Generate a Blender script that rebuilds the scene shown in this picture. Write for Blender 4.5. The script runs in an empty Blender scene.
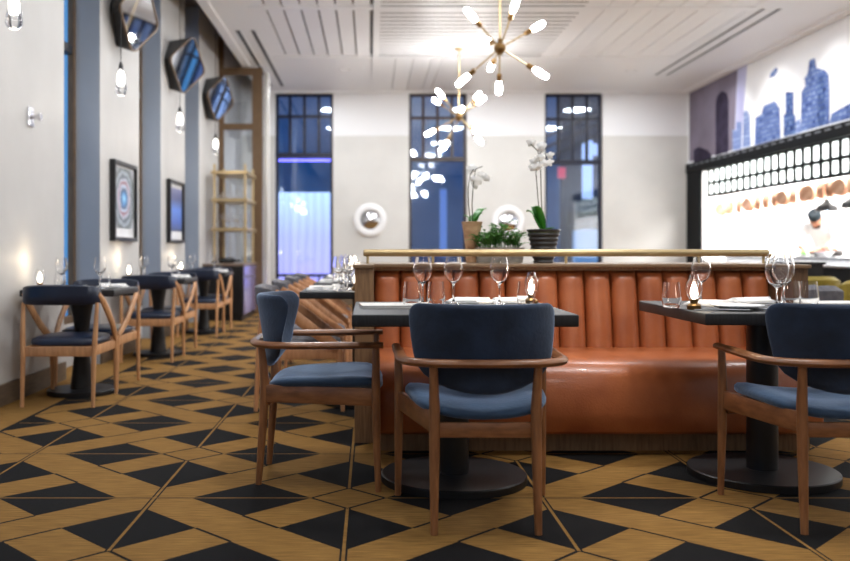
import bpy, bmesh, math, random
from mathutils import Vector, Matrix
random.seed(7)
PI = math.pi
SC = bpy.context.scene
COL = SC.collection
H = 0.95          # eye height
F = 895.0         # focal length in pixels of an 850 px wide frame
CX, CY = 370.0, 250.0

def X_(px, Y): return (px - CX) / F * Y
def Z_(py, Y): return H - (py - CY) / F * Y

# ------------------------------------------------------------------ materials
MATS = {}
def srgb(c):
    def f(u):
        u /= 255.0
        return u / 12.92 if u <= 0.04045 else ((u + 0.055) / 1.055) ** 2.4
    return (f(c[0]), f(c[1]), f(c[2]), 1.0)

def base_mat(name, rgb, rough=0.5, metal=0.0, spec=0.5, **kw):
    if name in MATS: return MATS[name]
    m = bpy.data.materials.new(name); m.use_nodes = True
    b = m.node_tree.nodes['Principled BSDF']
    b.inputs['Base Color'].default_value = srgb(rgb)
    b.inputs['Roughness'].default_value = rough
    b.inputs['Metallic'].default_value = metal
    b.inputs['Specular IOR Level'].default_value = spec
    for k, v in kw.items():
        b.inputs[k.replace('_', ' ')].default_value = v
    MATS[name] = m
    return m

def nodes(m): return m.node_tree.nodes, m.node_tree.links

def noisy(name, c1, c2, scale=5, rough=0.5, stretch=(1, 1, 1), bump=0.0, bscale=None, detail=4, metal=0, rot=(0, 0, 0), coat=0, sheen=0):
    m = base_mat(name, c1, rough, metal)
    n, l = nodes(m); b = n['Principled BSDF']
    tc = n.new('ShaderNodeTexCoord'); mp = n.new('ShaderNodeMapping')
    mp.inputs['Scale'].default_value = stretch; mp.inputs['Rotation'].default_value = rot
    no = n.new('ShaderNodeTexNoise'); no.inputs['Scale'].default_value = scale; no.inputs['Detail'].default_value = detail
    cr = n.new('ShaderNodeValToRGB')
    cr.color_ramp.elements[0].color = srgb(c1); cr.color_ramp.elements[1].color = srgb(c2)
    cr.color_ramp.elements[0].position = 0.32; cr.color_ramp.elements[1].position = 0.68
    l.new(tc.outputs['Object'], mp.inputs['Vector']); l.new(mp.outputs[0], no.inputs['Vector'])
    l.new(no.outputs['Fac'], cr.inputs[0]); l.new(cr.outputs[0], b.inputs['Base Color'])
    if bump:
        bp = n.new('ShaderNodeBump'); bp.inputs['Strength'].default_value = bump; bp.inputs['Distance'].default_value = 0.01
        if bscale:
            n2 = n.new('ShaderNodeTexNoise'); n2.inputs['Scale'].default_value = bscale; n2.inputs['Detail'].default_value = 3
            l.new(tc.outputs['Object'], n2.inputs['Vector']); l.new(n2.outputs['Fac'], bp.inputs['Height'])
        else:
            l.new(no.outputs['Fac'], bp.inputs['Height'])
        l.new(bp.outputs[0], b.inputs['Normal'])
    if coat: b.inputs['Coat Weight'].default_value = coat
    if sheen:
        b.inputs['Sheen Weight'].default_value = sheen; b.inputs['Sheen Roughness'].default_value = 0.4
        b.inputs['Sheen Tint'].default_value = (0.55, 0.72, 1, 1)
    return m

def emit(name, rgb, strength):
    if name in MATS: return MATS[name]
    m = base_mat(name, rgb, 0.5)
    b = m.node_tree.nodes['Principled BSDF']
    b.inputs['Emission Color'].default_value = srgb(rgb)
    b.inputs['Emission Strength'].default_value = strength
    return m

walnut = noisy('walnut_wood', (126, 80, 48), (164, 110, 68), 9, 0.38, (6, 6, 1), 0.08, coat=0.2)
walnut_h = noisy('walnut_wood_rail', (120, 76, 46), (158, 104, 66), 9, 0.36, (1.5, 1.5, 6), 0.06, coat=0.2)
oak = noisy('light_oak', (184, 132, 88), (212, 160, 114), 8, 0.42, (6, 6, 1), 0.06)
teak = noisy('orange_oak', (190, 130, 86), (216, 158, 112), 8, 0.42, (6, 6, 1), 0.06)
panel_wood = noisy('divider_wood', (118, 88, 60), (150, 116, 82), 10, 0.45, (9, 9, 0.8), 0.1)
cap_wood = noisy('divider_cap_wood', (112, 88, 64), (140, 112, 84), 10, 0.4, (0.8, 9, 9), 0.05)
dark_frame_wood = noisy('brown_stained_wood', (96, 74, 52), (120, 94, 66), 8, 0.45, (8, 8, 1), 0.05)
velvet = noisy('blue_velvet', (34, 58, 84), (54, 82, 112), 7, 0.72, (1, 1, 1), 0.15, 60, sheen=0.9)
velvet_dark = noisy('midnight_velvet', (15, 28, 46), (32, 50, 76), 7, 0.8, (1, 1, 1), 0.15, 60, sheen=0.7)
navy_leather = noisy('navy_leather', (22, 32, 52), (34, 46, 70), 6, 0.36, (1, 1, 1), 0.1, 90)
grey_fabric = noisy('grey_fabric', (92, 92, 98), (122, 120, 126), 20, 0.85, (1, 1, 1), 0.1, 150)
olive = noisy('olive_velvet', (120, 104, 22), (150, 130, 34), 8, 0.7, (1, 1, 1), 0.1, 60)
leather = noisy('cognac_leather', (154, 82, 46), (184, 106, 63), 4.5, 0.32, (1, 1, 1), 0.12, 110, coat=0.12)
table_black = noisy('black_stained_ash', (26, 26, 28), (40, 40, 43), 12, 0.5, (10, 1, 1), 0.05)
iron = base_mat('black_iron', (20, 20, 23), 0.42, 0.0)
brass = noisy('brushed_brass', (186, 162, 118), (206, 184, 142), 20, 0.35, (1, 12, 12), metal=0.75)
brass_dark = base_mat('aged_brass', (140, 108, 66), 0.3, 0.9)
copper = noisy('copper', (176, 124, 94), (214, 172, 146), 6, 0.45, metal=0.4)
chrome = base_mat('chrome', (215, 215, 220), 0.15, 1.0)
steel = base_mat('brushed_steel', (170, 172, 176), 0.35, 0.9)
wall_grey = noisy('wall_paint_warm_grey', (208, 206, 202), (216, 214, 210), 2, 0.42)
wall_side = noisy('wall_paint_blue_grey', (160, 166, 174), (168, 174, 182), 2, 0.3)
white_paint = base_mat('white_paint', (238, 238, 240), 0.45)
white_gloss = base_mat('white_gloss', (245, 245, 246), 0.25)
soffit_dark = noisy('soffit_brown_grey', (84, 76, 70), (96, 88, 80), 2, 0.5)
skirting = noisy('skirting_wood', (92, 76, 60), (112, 94, 74), 8, 0.5, (1, 1, 8), 0.05)
ceramic_w = base_mat('white_ceramic', (236, 236, 236), 0.2)
linen = noisy('white_linen', (232, 230, 228), (244, 243, 242), 30, 0.85, bump=0.1)
paper = noisy('menu_paper', (210, 206, 200), (228, 225, 220), 40, 0.8)
black_frame = base_mat('black_frame', (18, 18, 20), 0.35)
mirror_m = base_mat('mirror_glass', (225, 228, 232), 0.03, 1.0)
leaf = noisy('leaf_green', (56, 116, 44), (104, 168, 72), 12, 0.45)
leaf_orch = noisy('orchid_leaf', (52, 128, 40), (84, 156, 58), 6, 0.35)
petal = base_mat('white_petal', (250, 248, 244), 0.6)
petal_c = base_mat('orchid_centre', (214, 190, 120), 0.6)
stemg = base_mat('orchid_stem', (70, 66, 44), 0.6)
pot_black = noisy('ribbed_black_ceramic', (40, 38, 38), (58, 55, 54), 10, 0.35)
pot_grey = noisy('weathered_planter', (112, 106, 98), (150, 142, 132), 20, 0.7, (1, 1, 5), 0.3)
pot_tan = noisy('birch_bark_vase', (160, 116, 82), (214, 176, 138), 9, 0.75, (1, 1, 2), 0.5)
moss = noisy('moss', (96, 118, 56), (150, 160, 84), 40, 0.9, bump=0.5)
bulb_m = emit('lamp_bulb', (255, 253, 250), 120)
flame_m = emit('candle_flame', (255, 242, 222), 14)
pend_core = emit('pendant_core', (255, 250, 242), 7)
skin_m = noisy('skin', (176, 122, 94), (190, 136, 108), 10, 0.55)
cap_m = base_mat('teal_cap', (16, 34, 44), 0.8)
jacket_m = base_mat('white_cloth', (240, 240, 240), 0.8)
trouser_m = base_mat('charcoal_cloth', (50, 50, 54), 0.8)
hair_m = base_mat('dark_hair', (28, 22, 20), 0.7)
opening_black = base_mat('black_steel_frame', (7, 10, 14), 0.65, 0.0, 0.15)
kitchen_white = base_mat('kitchen_white', (244, 244, 244), 0.4)
spot_on = emit('downlight_lens', (255, 252, 244), 12)

def glass_mat(name, tint=(255, 255, 255), rough=0.0):
    m = base_mat(name, tint, rough)
    b = m.node_tree.nodes['Principled BSDF']
    b.inputs['Transmission Weight'].default_value = 1.0
    b.inputs['IOR'].default_value = 1.45
    return m
glass = glass_mat('clear_glass')
clear = glass_mat('drinking_glass'); clear.node_tree.nodes['Principled BSDF'].inputs['IOR'].default_value = 1.36

def pane_mat(name, tint, refl=0.25):
    # flat window pane: tinted see-through with a mirror-like sheen
    m = bpy.data.materials.new(name); m.use_nodes = True
    n, l = nodes(m); n.clear()
    o = n.new('ShaderNodeOutputMaterial'); mx = n.new('ShaderNodeMixShader')
    t = n.new('ShaderNodeBsdfTransparent'); g = n.new('ShaderNodeBsdfGlossy')
    t.inputs[0].default_value = srgb(tint); g.inputs['Roughness'].default_value = 0.04
    g.inputs[0].default_value = (0.9, 0.95, 1, 1)
    mx.inputs[0].default_value = refl
    l.new(t.outputs[0], mx.inputs[1]); l.new(g.outputs[0], mx.inputs[2]); l.new(mx.outputs[0], o.inputs[0])
    MATS[name] = m
    return m
pane_blue = pane_mat('dusk_window_glass', (232, 238, 246), 0.14)
frost = bpy.data.materials.new('frosted_pane'); frost.use_nodes = True
_n, _l = nodes(frost); _n.clear()
_o = _n.new('ShaderNodeOutputMaterial'); _a = _n.new('ShaderNodeAddShader')
_t = _n.new('ShaderNodeBsdfTranslucent'); _d = _n.new('ShaderNodeBsdfDiffuse')
_t.inputs[0].default_value = srgb((235, 242, 242)); _d.inputs[0].default_value = srgb((110, 116, 116))
_l.new(_t.outputs[0], _a.inputs[0]); _l.new(_d.outputs[0], _a.inputs[1]); _l.new(_a.outputs[0], _o.inputs[0])

# ------------------------------------------------------------------ geometry helpers
class MB:
    def __init__(s): s.bm = bmesh.new(); s.mi = 0
    def _mark(s, n0):
        s.bm.faces.ensure_lookup_table()
        for i in range(n0, len(s.bm.faces)): s.bm.faces[i].material_index = s.mi
    def box(s, x0, x1, y0, y1, z0, z1, bev=0.0, seg=2, M=None):
        t = bmesh.new(); bmesh.ops.create_cube(t, size=1)
        for v in t.verts:
            v.co = Vector((x0 + (v.co.x + .5) * (x1 - x0), y0 + (v.co.y + .5) * (y1 - y0), z0 + (v.co.z + .5) * (z1 - z0)))
        if bev > 0:
            bmesh.ops.bevel(t, geom=t.edges[:], offset=bev, segments=seg, profile=0.5, affect='EDGES')
        s.merge(t, M); return s
    def merge(s, t, M=None):
        mp = {}
        for v in t.verts: mp[v] = s.bm.verts.new(M @ v.co if M else v.co)
        for f in t.faces:
            try:
                g = s.bm.faces.new([mp[v] for v in f.verts]); g.material_index = s.mi
            except ValueError: pass
        t.free()
    def rings(s, rs, cap=True, closed=False):
        """rs: list of closed vertex loops (same count) joined in order"""
        vs = [[s.bm.verts.new(p) for p in r] for r in rs]
        n = len(vs[0]); m = len(vs)
        for i in range(m if closed else m - 1):
            a, b = vs[i], vs[(i + 1) % m]
            for j in range(n):
                f = s.bm.faces.new((a[j], a[(j + 1) % n], b[(j + 1) % n], b[j])); f.material_index = s.mi
        if cap and not closed:
            f = s.bm.faces.new(list(reversed(vs[0]))); f.material_index = s.mi
            f = s.bm.faces.new(vs[-1]); f.material_index = s.mi
        return s
    def lathe(s, prof, n=24, c=(0, 0, 0), cap=True, M=None):
        rs = []
        for r, z in prof:
            rs.append([Vector((c[0] + r * math.cos(2 * PI * k / n), c[1] + r * math.sin(2 * PI * k / n), c[2] + z)) for k in range(n)])
        if M: rs = [[M @ p for p in r] for r in rs]
        s.rings(rs, cap); return s
    def tube(s, pts, rad, n=10, sx=1.0, sy=1.0, up=Vector((0, 0, 1)), cap=True):
        """sweep: rad scalar or list; sx scales sideways, sy scales along up"""
        pts = [Vector(p) for p in pts]; m = len(pts)
        if not isinstance(rad, (list, tuple)): rad = [rad] * m
        rs = []
        for i, p in enumerate(pts):
            d = (pts[min(i + 1, m - 1)] - pts[max(i - 1, 0)]).normalized()
            u = up if abs(d.dot(up)) < 0.95 else Vector((0, 1, 0))
            a = d.cross(u).normalized(); b = a.cross(d).normalized()
            rs.append([p + a * math.cos(2 * PI * k / n) * rad[i] * sx + b * math.sin(2 * PI * k / n) * rad[i] * sy for k in range(n)])
        s.rings(rs, cap); return s
    def sphere(s, c, r, seg=16, ring=10, sc=(1, 1, 1)):
        t = bmesh.new(); bmesh.ops.create_uvsphere(t, u_segments=seg, v_segments=ring, radius=r)
        for v in t.verts: v.co = Vector((v.co.x * sc[0] + c[0], v.co.y * sc[1] + c[1], v.co.z * sc[2] + c[2]))
        s.merge(t); return s
    def poly(s, pts):
        f = s.bm.faces.new([s.bm.verts.new(p) for p in pts]); f.material_index = s.mi; return s
    def build(s, name, mats, parent=None, smooth=35, loc=None):
        me = bpy.data.meshes.new(name)
        bmesh.ops.recalc_face_normals(s.bm, faces=s.bm.faces[:])
        s.bm.to_mesh(me); s.bm.free()
        for m in (mats if isinstance(mats, (list, tuple)) else [mats]): me.materials.append(m)
        if smooth:
            for p in me.polygons: p.use_smooth = True
            me.set_sharp_from_angle(angle=math.radians(smooth))
        o = bpy.data.objects.new(name, me); COL.objects.link(o)
        if parent: o.parent = parent
        if loc: o.location = loc
        return o

def tag(o, label=None, cat=None, group=None, kind=None):
    if label: o['label'] = label
    if cat: o['category'] = cat
    if group: o['group'] = group
    if kind: o['kind'] = kind
    return o
def empty(name, loc=(0, 0, 0), rz=0.0):
    o = bpy.data.objects.new(name, None); COL.objects.link(o)
    o.empty_display_size = 0.1
    o.location = loc; o.rotation_euler = (0, 0, rz); return o
def copy_tree(o, parent=None):
    c = o.copy(); COL.objects.link(c)
    if parent: c.parent = parent
    for ch in [x for x in list(bpy.data.objects) if x.parent == o]:
        copy_tree(ch, c)
    return c
def struct(o): o['kind'] = 'structure'; return o
_used = set()
def place(proto, loc, rz, label, cat, group=None):
    """the first time the prototype itself is moved, afterwards a copy of its whole tree"""
    if proto.name in _used: o = copy_tree(proto)
    else: o = proto; _used.add(proto.name)
    o.location = loc; o.rotation_euler = (0, 0, rz)
    for k in ('label', 'category', 'group'):
        if k in o: del o[k]
    return tag(o, label, cat, group)

# ------------------------------------------------------------------ carpet material
def carpet_material():
    m = bpy.data.materials.new('geometric_carpet'); m.use_nodes = True
    n, l = nodes(m); b = n['Principled BSDF']; b.inputs['Roughness'].default_value = 0.9
    b.inputs['Specular IOR Level'].default_value = 0.15
    tc = n.new('ShaderNodeTexCoord')
    sep = n.new('ShaderNodeSeparateXYZ'); l.new(tc.outputs['Object'], sep.inputs[0])
    def mt(op, a, bb=None, c=None):
        x = n.new('ShaderNodeMath'); x.operation = op
        for i, v in enumerate((a, bb, c)):
            if v is None: continue
            if isinstance(v, (int, float)): x.inputs[i].default_value = v
            else: l.new(v, x.inputs[i])
        return x.outputs[0]
    hh = 0.743
    x = mt('MULTIPLY', mt('ADD', sep.outputs[0], 0.083), 1 / hh)
    y = mt('MULTIPLY', mt('ADD', sep.outputs[1], -3.43), 1 / hh)
    p = mt('ADD', x, y); q = mt('SUBTRACT', x, y)
    def dint(v):  # distance to the nearest integer
        return mt('ABSOLUTE', mt('SUBTRACT', mt('FRACT', mt('ADD', v, 0.5)), 0.5))
    def deven(v):
        return mt('MULTIPLY', dint(mt('MULTIPLY', v, 0.5)), 2.0)
    g = 0.19
    dp, dq = dint(p), dint(q)
    blk = mt('MULTIPLY', mt('GREATER_THAN', dp, g), mt('GREATER_THAN', dq, g))
    w = 0.012
    lp = mt('LESS_THAN', mt('ABSOLUTE', mt('SUBTRACT', dp, g)), w)
    lq = mt('LESS_THAN', mt('ABSOLUTE', mt('SUBTRACT', dq, g)), w)
    l1 = mt('MULTIPLY', lp, mt('LESS_THAN', deven(q), g))
    l2 = mt('MULTIPLY', lq, mt('LESS_THAN', deven(p), g))
    line = mt('MAXIMUM', l1, l2)
    # axis lines, absent inside the small diamonds
    even_cell = mt('MULTIPLY', mt('LESS_THAN', deven(p), g), mt('LESS_THAN', deven(q), g))
    dx, dy = dint(x), dint(y)
    ax = mt('MAXIMUM', mt('LESS_THAN', dx, 0.0075), mt('LESS_THAN', dy, 0.006))
    ax = mt('MULTIPLY', ax, mt('SUBTRACT', 1.0, even_cell))
    axd = mt('MAXIMUM', mt('LESS_THAN', mt('ABSOLUTE', mt('SUBTRACT', dx, 0.012)), 0.0045), mt('LESS_THAN', mt('ABSOLUTE', mt('SUBTRACT', dy, 0.009)), 0.003))
    axd = mt('MULTIPLY', axd, mt('SUBTRACT', 1.0, even_cell))
    dark = mt('MAXIMUM', mt('MAXIMUM', blk, line), axd)
    dark = mt('MULTIPLY', dark, mt('SUBTRACT', 1.0, ax))
    # plain gold border along the window wall
    inside = mt('GREATER_THAN', sep.outputs[0], -1.935)
    bl = mt('LESS_THAN', mt('ABSOLUTE', mt('ADD', sep.outputs[0], 1.935)), 0.012)
    dark = mt('MAXIMUM', mt('MULTIPLY', dark, inside), bl)
    # woven tone variation
    mp = n.new('ShaderNodeMapping'); mp.inputs['Scale'].default_value = (3, 40, 1)
    l.new(tc.outputs['Object'], mp.inputs[0])
    no = n.new('ShaderNodeTexNoise'); no.inputs['Scale'].default_value = 3; no.inputs['Detail'].default_value = 5
    l.new(mp.outputs[0], no.inputs['Vector'])
    cg = n.new('ShaderNodeValToRGB')
    cg.color_ramp.elements[0].color = srgb((118, 85, 41)); cg.color_ramp.elements[1].color = srgb((160, 120, 64))
    cg.color_ramp.elements[0].position = .3; cg.color_ramp.elements[1].position = .7
    l.new(no.outputs['Fac'], cg.inputs[0])
    mx = n.new('ShaderNodeMix'); mx.data_type = 'RGBA'
    l.new(dark, mx.inputs[0]); l.new(cg.outputs[0], mx.inputs[6])
    mx.inputs[7].default_value = srgb((20, 19, 20))
    l.new(mx.outputs[2], b.inputs['Base Color'])
    n2 = n.new('ShaderNodeTexNoise'); n2.inputs['Scale'].default_value = 260; n2.inputs['Detail'].default_value = 2
    l.new(tc.outputs['Object'], n2.inputs['Vector'])
    bp = n.new('ShaderNodeBump'); bp.inputs['Strength'].default_value = .35; bp.inputs['Distance'].default_value = .004
    l.new(n2.outputs['Fac'], bp.inputs['Height']); l.new(bp.outputs[0], b.inputs['Normal'])
    return m

# ------------------------------------------------------------------ room dimensions
XL, XR, YB, YF = -2.25, 5.55, 15.6, -3.0
ZC = 3.70            # dropped ceiling
ZT = 4.15            # structural ceiling
RD = 0.20            # depth of the window recesses

struct(MB().box(-2.9, 9.6, YF - .2, 16.0, -0.1, 0).build('floor', carpet_material(), smooth=0))

# back wall with three window openings; two-tone paint (white above z 2.94)
W = [(-1.656, -0.645), (0.68, 1.69), (3.05, 4.06)]
ZW = 2.94
wb = MB()
edges = [XL - .4] + [e for w in W for e in w] + [XR + .3]
for i in range(0, len(edges), 2):
    a, b = edges[i], edges[i + 1]
    wb.mi = 0; wb.box(a, b, YB, YB + .3, 0, ZW)
    wb.mi = 1; wb.box(a, b, YB, YB + .3, ZW, ZT)
for a, b in W:
    wb.mi = 0; wb.box(a, b, YB, YB + .3, 0, .25)
    wb.mi = 1; wb.box(a, b, YB, YB + .3, 3.69, ZT)
struct(wb.build('wall_back', [wall_grey, white_paint], smooth=0))
bb = MB()
for i in range(0, len(edges), 2):
    bb.box(edges[i], min(edges[i + 1], XR), YB - .015, YB, 0, .12)
struct(bb.build('baseboard_back', skirting, smooth=0))

# rear wall behind the camera
struct(MB().box(XL - .4, XR + .3, YF - .2, YF, 0, ZT).build('wall_rear', wall_grey, smooth=0))

# left wall: piers with window recesses
piers = [(-3.0, -2.1), (-1.17, .08), (.98, 2.25), (3.15, 4.42), (5.3, 6.58), (7.46, 8.72), (9.63, 10.88), (11.78, 13.1)]
wl = MB()
for a, b in piers:
    wl.mi = 0; wl.box(XL - RD, XL, a, b, 0, ZT)
wl.mi = 0
wl.box(XL - RD, XL, 13.1, YB, 0, ZT)
wins = [(-2.1, -1.17), (.08, .98), (2.25, 3.15), (4.42, 5.3), (6.58, 7.46), (8.72, 9.63), (10.88, 11.78)]
for a, b in wins:
    wl.box(XL - RD - .06, XL - RD + .0, a, b, 0, .35)
    wl.box(XL - RD - .06, XL - RD + .0, a, b, 3.9, ZT)
struct(wl.build('wall_left', [noisy('pier_paint_grey', (190, 188, 186), (198, 196, 194), 2, 0.55)], smooth=0))
# blue-grey reveals on the camera-facing side of each pier
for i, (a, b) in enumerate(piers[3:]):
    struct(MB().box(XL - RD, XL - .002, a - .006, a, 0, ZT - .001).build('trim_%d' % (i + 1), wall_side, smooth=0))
bl = MB()
for a, b in piers: bl.box(XL, XL + .018, a, b, 0, .13)
bl.box(XL, XL + .018, 13.1, 13.29, 0, .13)
struct(bl.build('baseboard_left', skirting, smooth=0))
sky_card = None
for i, (a, b) in enumerate(wins[3:]):
    e = struct(empty('window_%d' % (i + 1), (XL - RD, (a + b) / 2, 0)))
    hw = (b - a) / 2
    f = MB()
    f.box(-.05, .0, -hw, -hw + .06, .35, 3.9); f.box(-.05, 0, hw - .06, hw, .35, 3.9)
    f.box(-.05, 0, -hw, hw, .35, .41); f.box(-.05, 0, -hw, hw, 3.84, 3.9)
    f.build('window_frame', dark_frame_wood, e, 0)
    g = MB(); g.box(-.05, .01, -hw + .06, hw - .12, 2.55, 2.62); g.box(-.05, .01, -.03, .01, 2.62, 3.84)
    g.box(-.05, .01, -hw + .06, hw - .12, 3.2, 3.24)
    g.build('muntin', black_frame, e, 0)
    MB().box(-.035, -.03, -hw + .06, hw - .12, .41, 3.84).build('pane', pane_blue, e, 0)

# right wall with the kitchen opening
KY0, KY1 = 7.2, 14.95
wr = MB()
wr.box(XR, XR + .08, YF, KY0, 0, ZT)
wr.box(XR, XR + .08, KY1, YB, 0, 2.44)
wr.box(XR, XR + .08, KY0, YB, 2.44, ZT)
struct(wr.build('wall_right', white_paint, smooth=0))
struct(MB().box(XR + .0, XR + .2, KY0, KY1, 0, .74).build('wall_counter', opening_black, smooth=0))
struct(MB().box(XR - .03, XR + .24, KY0, KY1, .74, .77, .005).build('trim_20', steel, smooth=0))

# ------------------------------------------------------------------ ceilings
struct(MB().box(XL - .4, XR + .3, YF, YB + .3, ZT, ZT + .1).build('ceiling', soffit_dark, smooth=0))
XC0 = -1.90
def ceiling_bays():
    c = MB()
    c.mi = 0
    c.box(XC0 + .1, XR - .1, YF + .05, YB - .02, ZC + .03, ZC + .06)      # backing
    # border bands (front edges of the dropped ceiling)
    c.mi = 1
    c.box(XC0, XC0 + .12, YF + .05, YB - .01, ZC - .03, ZC + .10, .01)
    c.box(XR - .14, XR - .002, YF + .05, YB - .01, ZC - .03, ZC + .10, .01)
    c.box(XC0 + .12, XR - .14, YB - .13, YB - .01, ZC - .03, ZC + .10, .01)
    ys = [12.70, 10.10, 7.3, 4.5, 1.7, -1.1]
    for y in ys: c.box(-1.38, 4.36, y, y + .12, ZC - .012, ZC + .03)
    c.box(.04, .12, YF + .05, YB - .13, ZC - .018, ZC + .03)
    # plain slabs along left and right carrying the air slots
    def planks_y(x0, x1, y0, y1, wd=.2, gap=.022, alt=True):
        x = x0; k = 0
        while x < x1 - .02:
            e = min(x + wd, x1)
            dz = 0.012 if (alt and k % 2) else 0.0
            c.box(x, e - gap, y0, y1, ZC - .001 + dz, ZC + .03)
            x = e; k += 1
    def planks_x(x0, x1, y0, y1, wd=.18, gap=.03):
        y = y0
        while y < y1 - .02:
            e = min(y + wd, y1)
            c.box(x0, x1, y, e - gap, ZC, ZC + .03)
            c.mi = 0; c.box(x0, x1, e - gap, e - gap + .022, ZC - .004, ZC + .03); c.mi = 1  # grey strips stand in for the shadow lines between planks
            y = e
    spans = [(12.82, YB - .13), (10.22, 12.70), (7.42, 10.10), (4.62, 7.3), (1.82, 4.5), (-.98, 1.7)]
    for i, (a, b) in enumerate(spans):
        if i == 0:
            c.box(-1.38, .04, a, b, ZC, ZC + .03)
            planks_y(.12, 1.05, a, b, .26, .012, False)
            c.box(1.05, 4.36, a, b, ZC, ZC + .03)
        else:
            planks_y(-1.38, .04, a, b, .2)
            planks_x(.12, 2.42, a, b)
            planks_y(2.42, 4.36, a, b, .27, .014, False)
    # flat side strips with cut slots
    for (x0, x1, slots, ya, yb) in ((XC0 + .12, -1.38, ((-1.69, -1.63), (-1.50, -1.44)), 11.2, 15.05), (4.36, XR - .14, ((4.46, 4.52), (4.64, 4.70)), 10.2, 14.1)):
        c.box(x0, x1, YF + .05, ya, ZC, ZC + .03); c.box(x0, x1, yb, YB - .13, ZC, ZC + .03)
        xs = [x0] + [v for s_ in slots for v in s_] + [x1]
        for j in range(0, len(xs), 2): c.box(xs[j], xs[j + 1], ya, yb, ZC, ZC + .03)
    return c
gap_shade = base_mat('plank_gap_shade', (96, 94, 94), .6)  # dark grey imitates the shade in the plank gaps
struct(ceiling_bays().build('ceiling_panel', [gap_shade, white_paint], smooth=0))
def slot(name, x0, x1, ya, yb, label):
    e = empty(name, ((x0 + x1) / 2, (ya + yb) / 2, ZC)); w = (x1 - x0) / 2; h = (yb - ya) / 2
    tag(e, label, 'air vent', 'linear air slots in the white ceiling')
    MB().box(-w, w, -h, h, .006, .028).build('slot_channel', black_frame, e, 0)
    f = MB(); f.box(-w - .012, -w, -h, h, -.006, .0); f.box(w, w + .012, -h, h, -.006, .0); f.build('slot_trim', white_paint, e, 0)
slot('linear_vent', -1.69, -1.63, 11.2, 15.05, 'black ceiling air slot closest to the dark window-side soffit')
slot('linear_vent', -1.50, -1.44, 11.2, 15.05, 'black ceiling air slot with violet glow, second from the window-side soffit')
slot('linear_vent', 4.46, 4.52, 10.2, 14.1, 'black ceiling air slot on the kitchen side, further from the skyline mural')
slot('linear_vent', 4.64, 4.70, 10.2, 14.1, 'black ceiling air slot on the kitchen side, nearer the skyline mural')

# recessed downlight fixtures, then added ceiling fill lights without fixtures
def lamp(name, kind, loc, power, color=(1, .93, .85), size=.2, rot=None, spot=None, shape='DISK', size_y=None, spread=None):
    d = bpy.data.lights.new(name, kind); d.energy = power; d.color = color
    if kind == 'AREA':
        d.shape = shape; d.size = size
        if size_y: d.size_y = size_y
        if spread: d.spread = spread
    elif kind == 'SPOT':
        d.spot_size = spot or 1.4; d.spot_blend = .6; d.shadow_soft_size = size
    else: d.shadow_soft_size = size
    o = bpy.data.objects.new(name, d); COL.objects.link(o); o.location = loc
    if rot: o.rotation_euler = rot
    return o
def downlight_proto():
    e = empty('downlight', (0, 0, 0))
    r = MB(); n = 24
    r.lathe([(.085, .0), (.085, -.008), (.062, -.008), (.055, .012), (.07, .012)], n, cap=False)
    r.build('trim_ring', white_gloss, e)
    MB().lathe([(.0005, .011), (.056, .011), (.056, .008), (.0005, .008)], n, cap=False).build('lens', spot_on, e)
    return e
dl = downlight_proto()
DL = [(-.38, 13.6, 'small recessed downlight in the smooth ceiling bay toward the glowing window'),
      (4.0, 13.7, 'small recessed downlight in the ceiling bay beside the kitchen-side air slots'),
      (1.5, 13.9, 'small recessed downlight behind the far starburst chandelier')]
for x, y, lb in DL:
    place(dl, (x, y, ZC - .002), 0, lb, 'ceiling light', 'recessed ceiling downlights')
LP = [(x, y) for x in (-.7, 1.8, 4.0) for y in (0.0, 3.0, 5.9, 8.8, 11.6, 14.2)]
for i, (x, y) in enumerate(LP):
    lamp('ceiling_fill', 'AREA', (x, y, ZC - .05), 26 * (.35 if y < 1 else .7 if y < 4 else .95 if y < 7 else 1.12), (.93, .965, 1), .5)  # added fill grid, not tied to the modelled downlights
# ------------------------------------------------------------------ exterior (dusk street)
def ext_mat(name, rgb, s): return emit(name, rgb, s)
ext = MB().box(-6, 12, 24, 24.4, 0, 9)
exm = noisy('dusk_facade', (62, 120, 160), (96, 156, 200), .8, .5)
tag(ext.build('street_building', exm, smooth=0), 'deep blue building across the street, seen through the windows at dusk', 'building')
tag(MB().box(-8.4, -8, -2, 20, 0, 8).build('street_building', base_mat('navy_facade', (36, 66, 104), .5), smooth=0), 'dark blue building outside, glimpsed through the narrow side-wall window recesses', 'building')
struct(MB().box(-8, 14, 16.0, 24, -.12, -.01).build('ground', noisy('street_paving', (60, 66, 84), (76, 84, 100), 3, .6), smooth=0))
def curtain_mat():
    m = bpy.data.materials.new('violet_light_curtain'); m.use_nodes = True
    n, l = nodes(m); b = n['Principled BSDF']
    tc = n.new('ShaderNodeTexCoord'); sp = n.new('ShaderNodeSeparateXYZ'); l.new(tc.outputs['Generated'], sp.inputs[0])
    r = n.new('ShaderNodeValToRGB'); e = r.color_ramp
    e.elements[0].position = 0; e.elements[0].color = srgb((178, 168, 250)); e.elements[1].position = 1; e.elements[1].color = srgb((190, 218, 255))
    k = e.elements.new(.55); k.color = srgb((172, 176, 252))
    l.new(sp.outputs[2], r.inputs[0])
    w = n.new('ShaderNodeTexWave'); w.inputs['Scale'].default_value = 2.2; w.inputs['Distortion'].default_value = 1.5
    l.new(tc.outputs['Object'], w.inputs['Vector'])
    mr = n.new('ShaderNodeMapRange'); mr.inputs[3].default_value = 1.95; mr.inputs[4].default_value = 2.35
    l.new(w.outputs['Fac'], mr.inputs[0])
    l.new(r.outputs[0], b.inputs['Emission Color']); l.new(mr.outputs[0], b.inputs['Emission Strength'])
    b.inputs['Base Color'].default_value = srgb((60, 60, 120))
    return m
CURT = curtain_mat()
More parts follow.
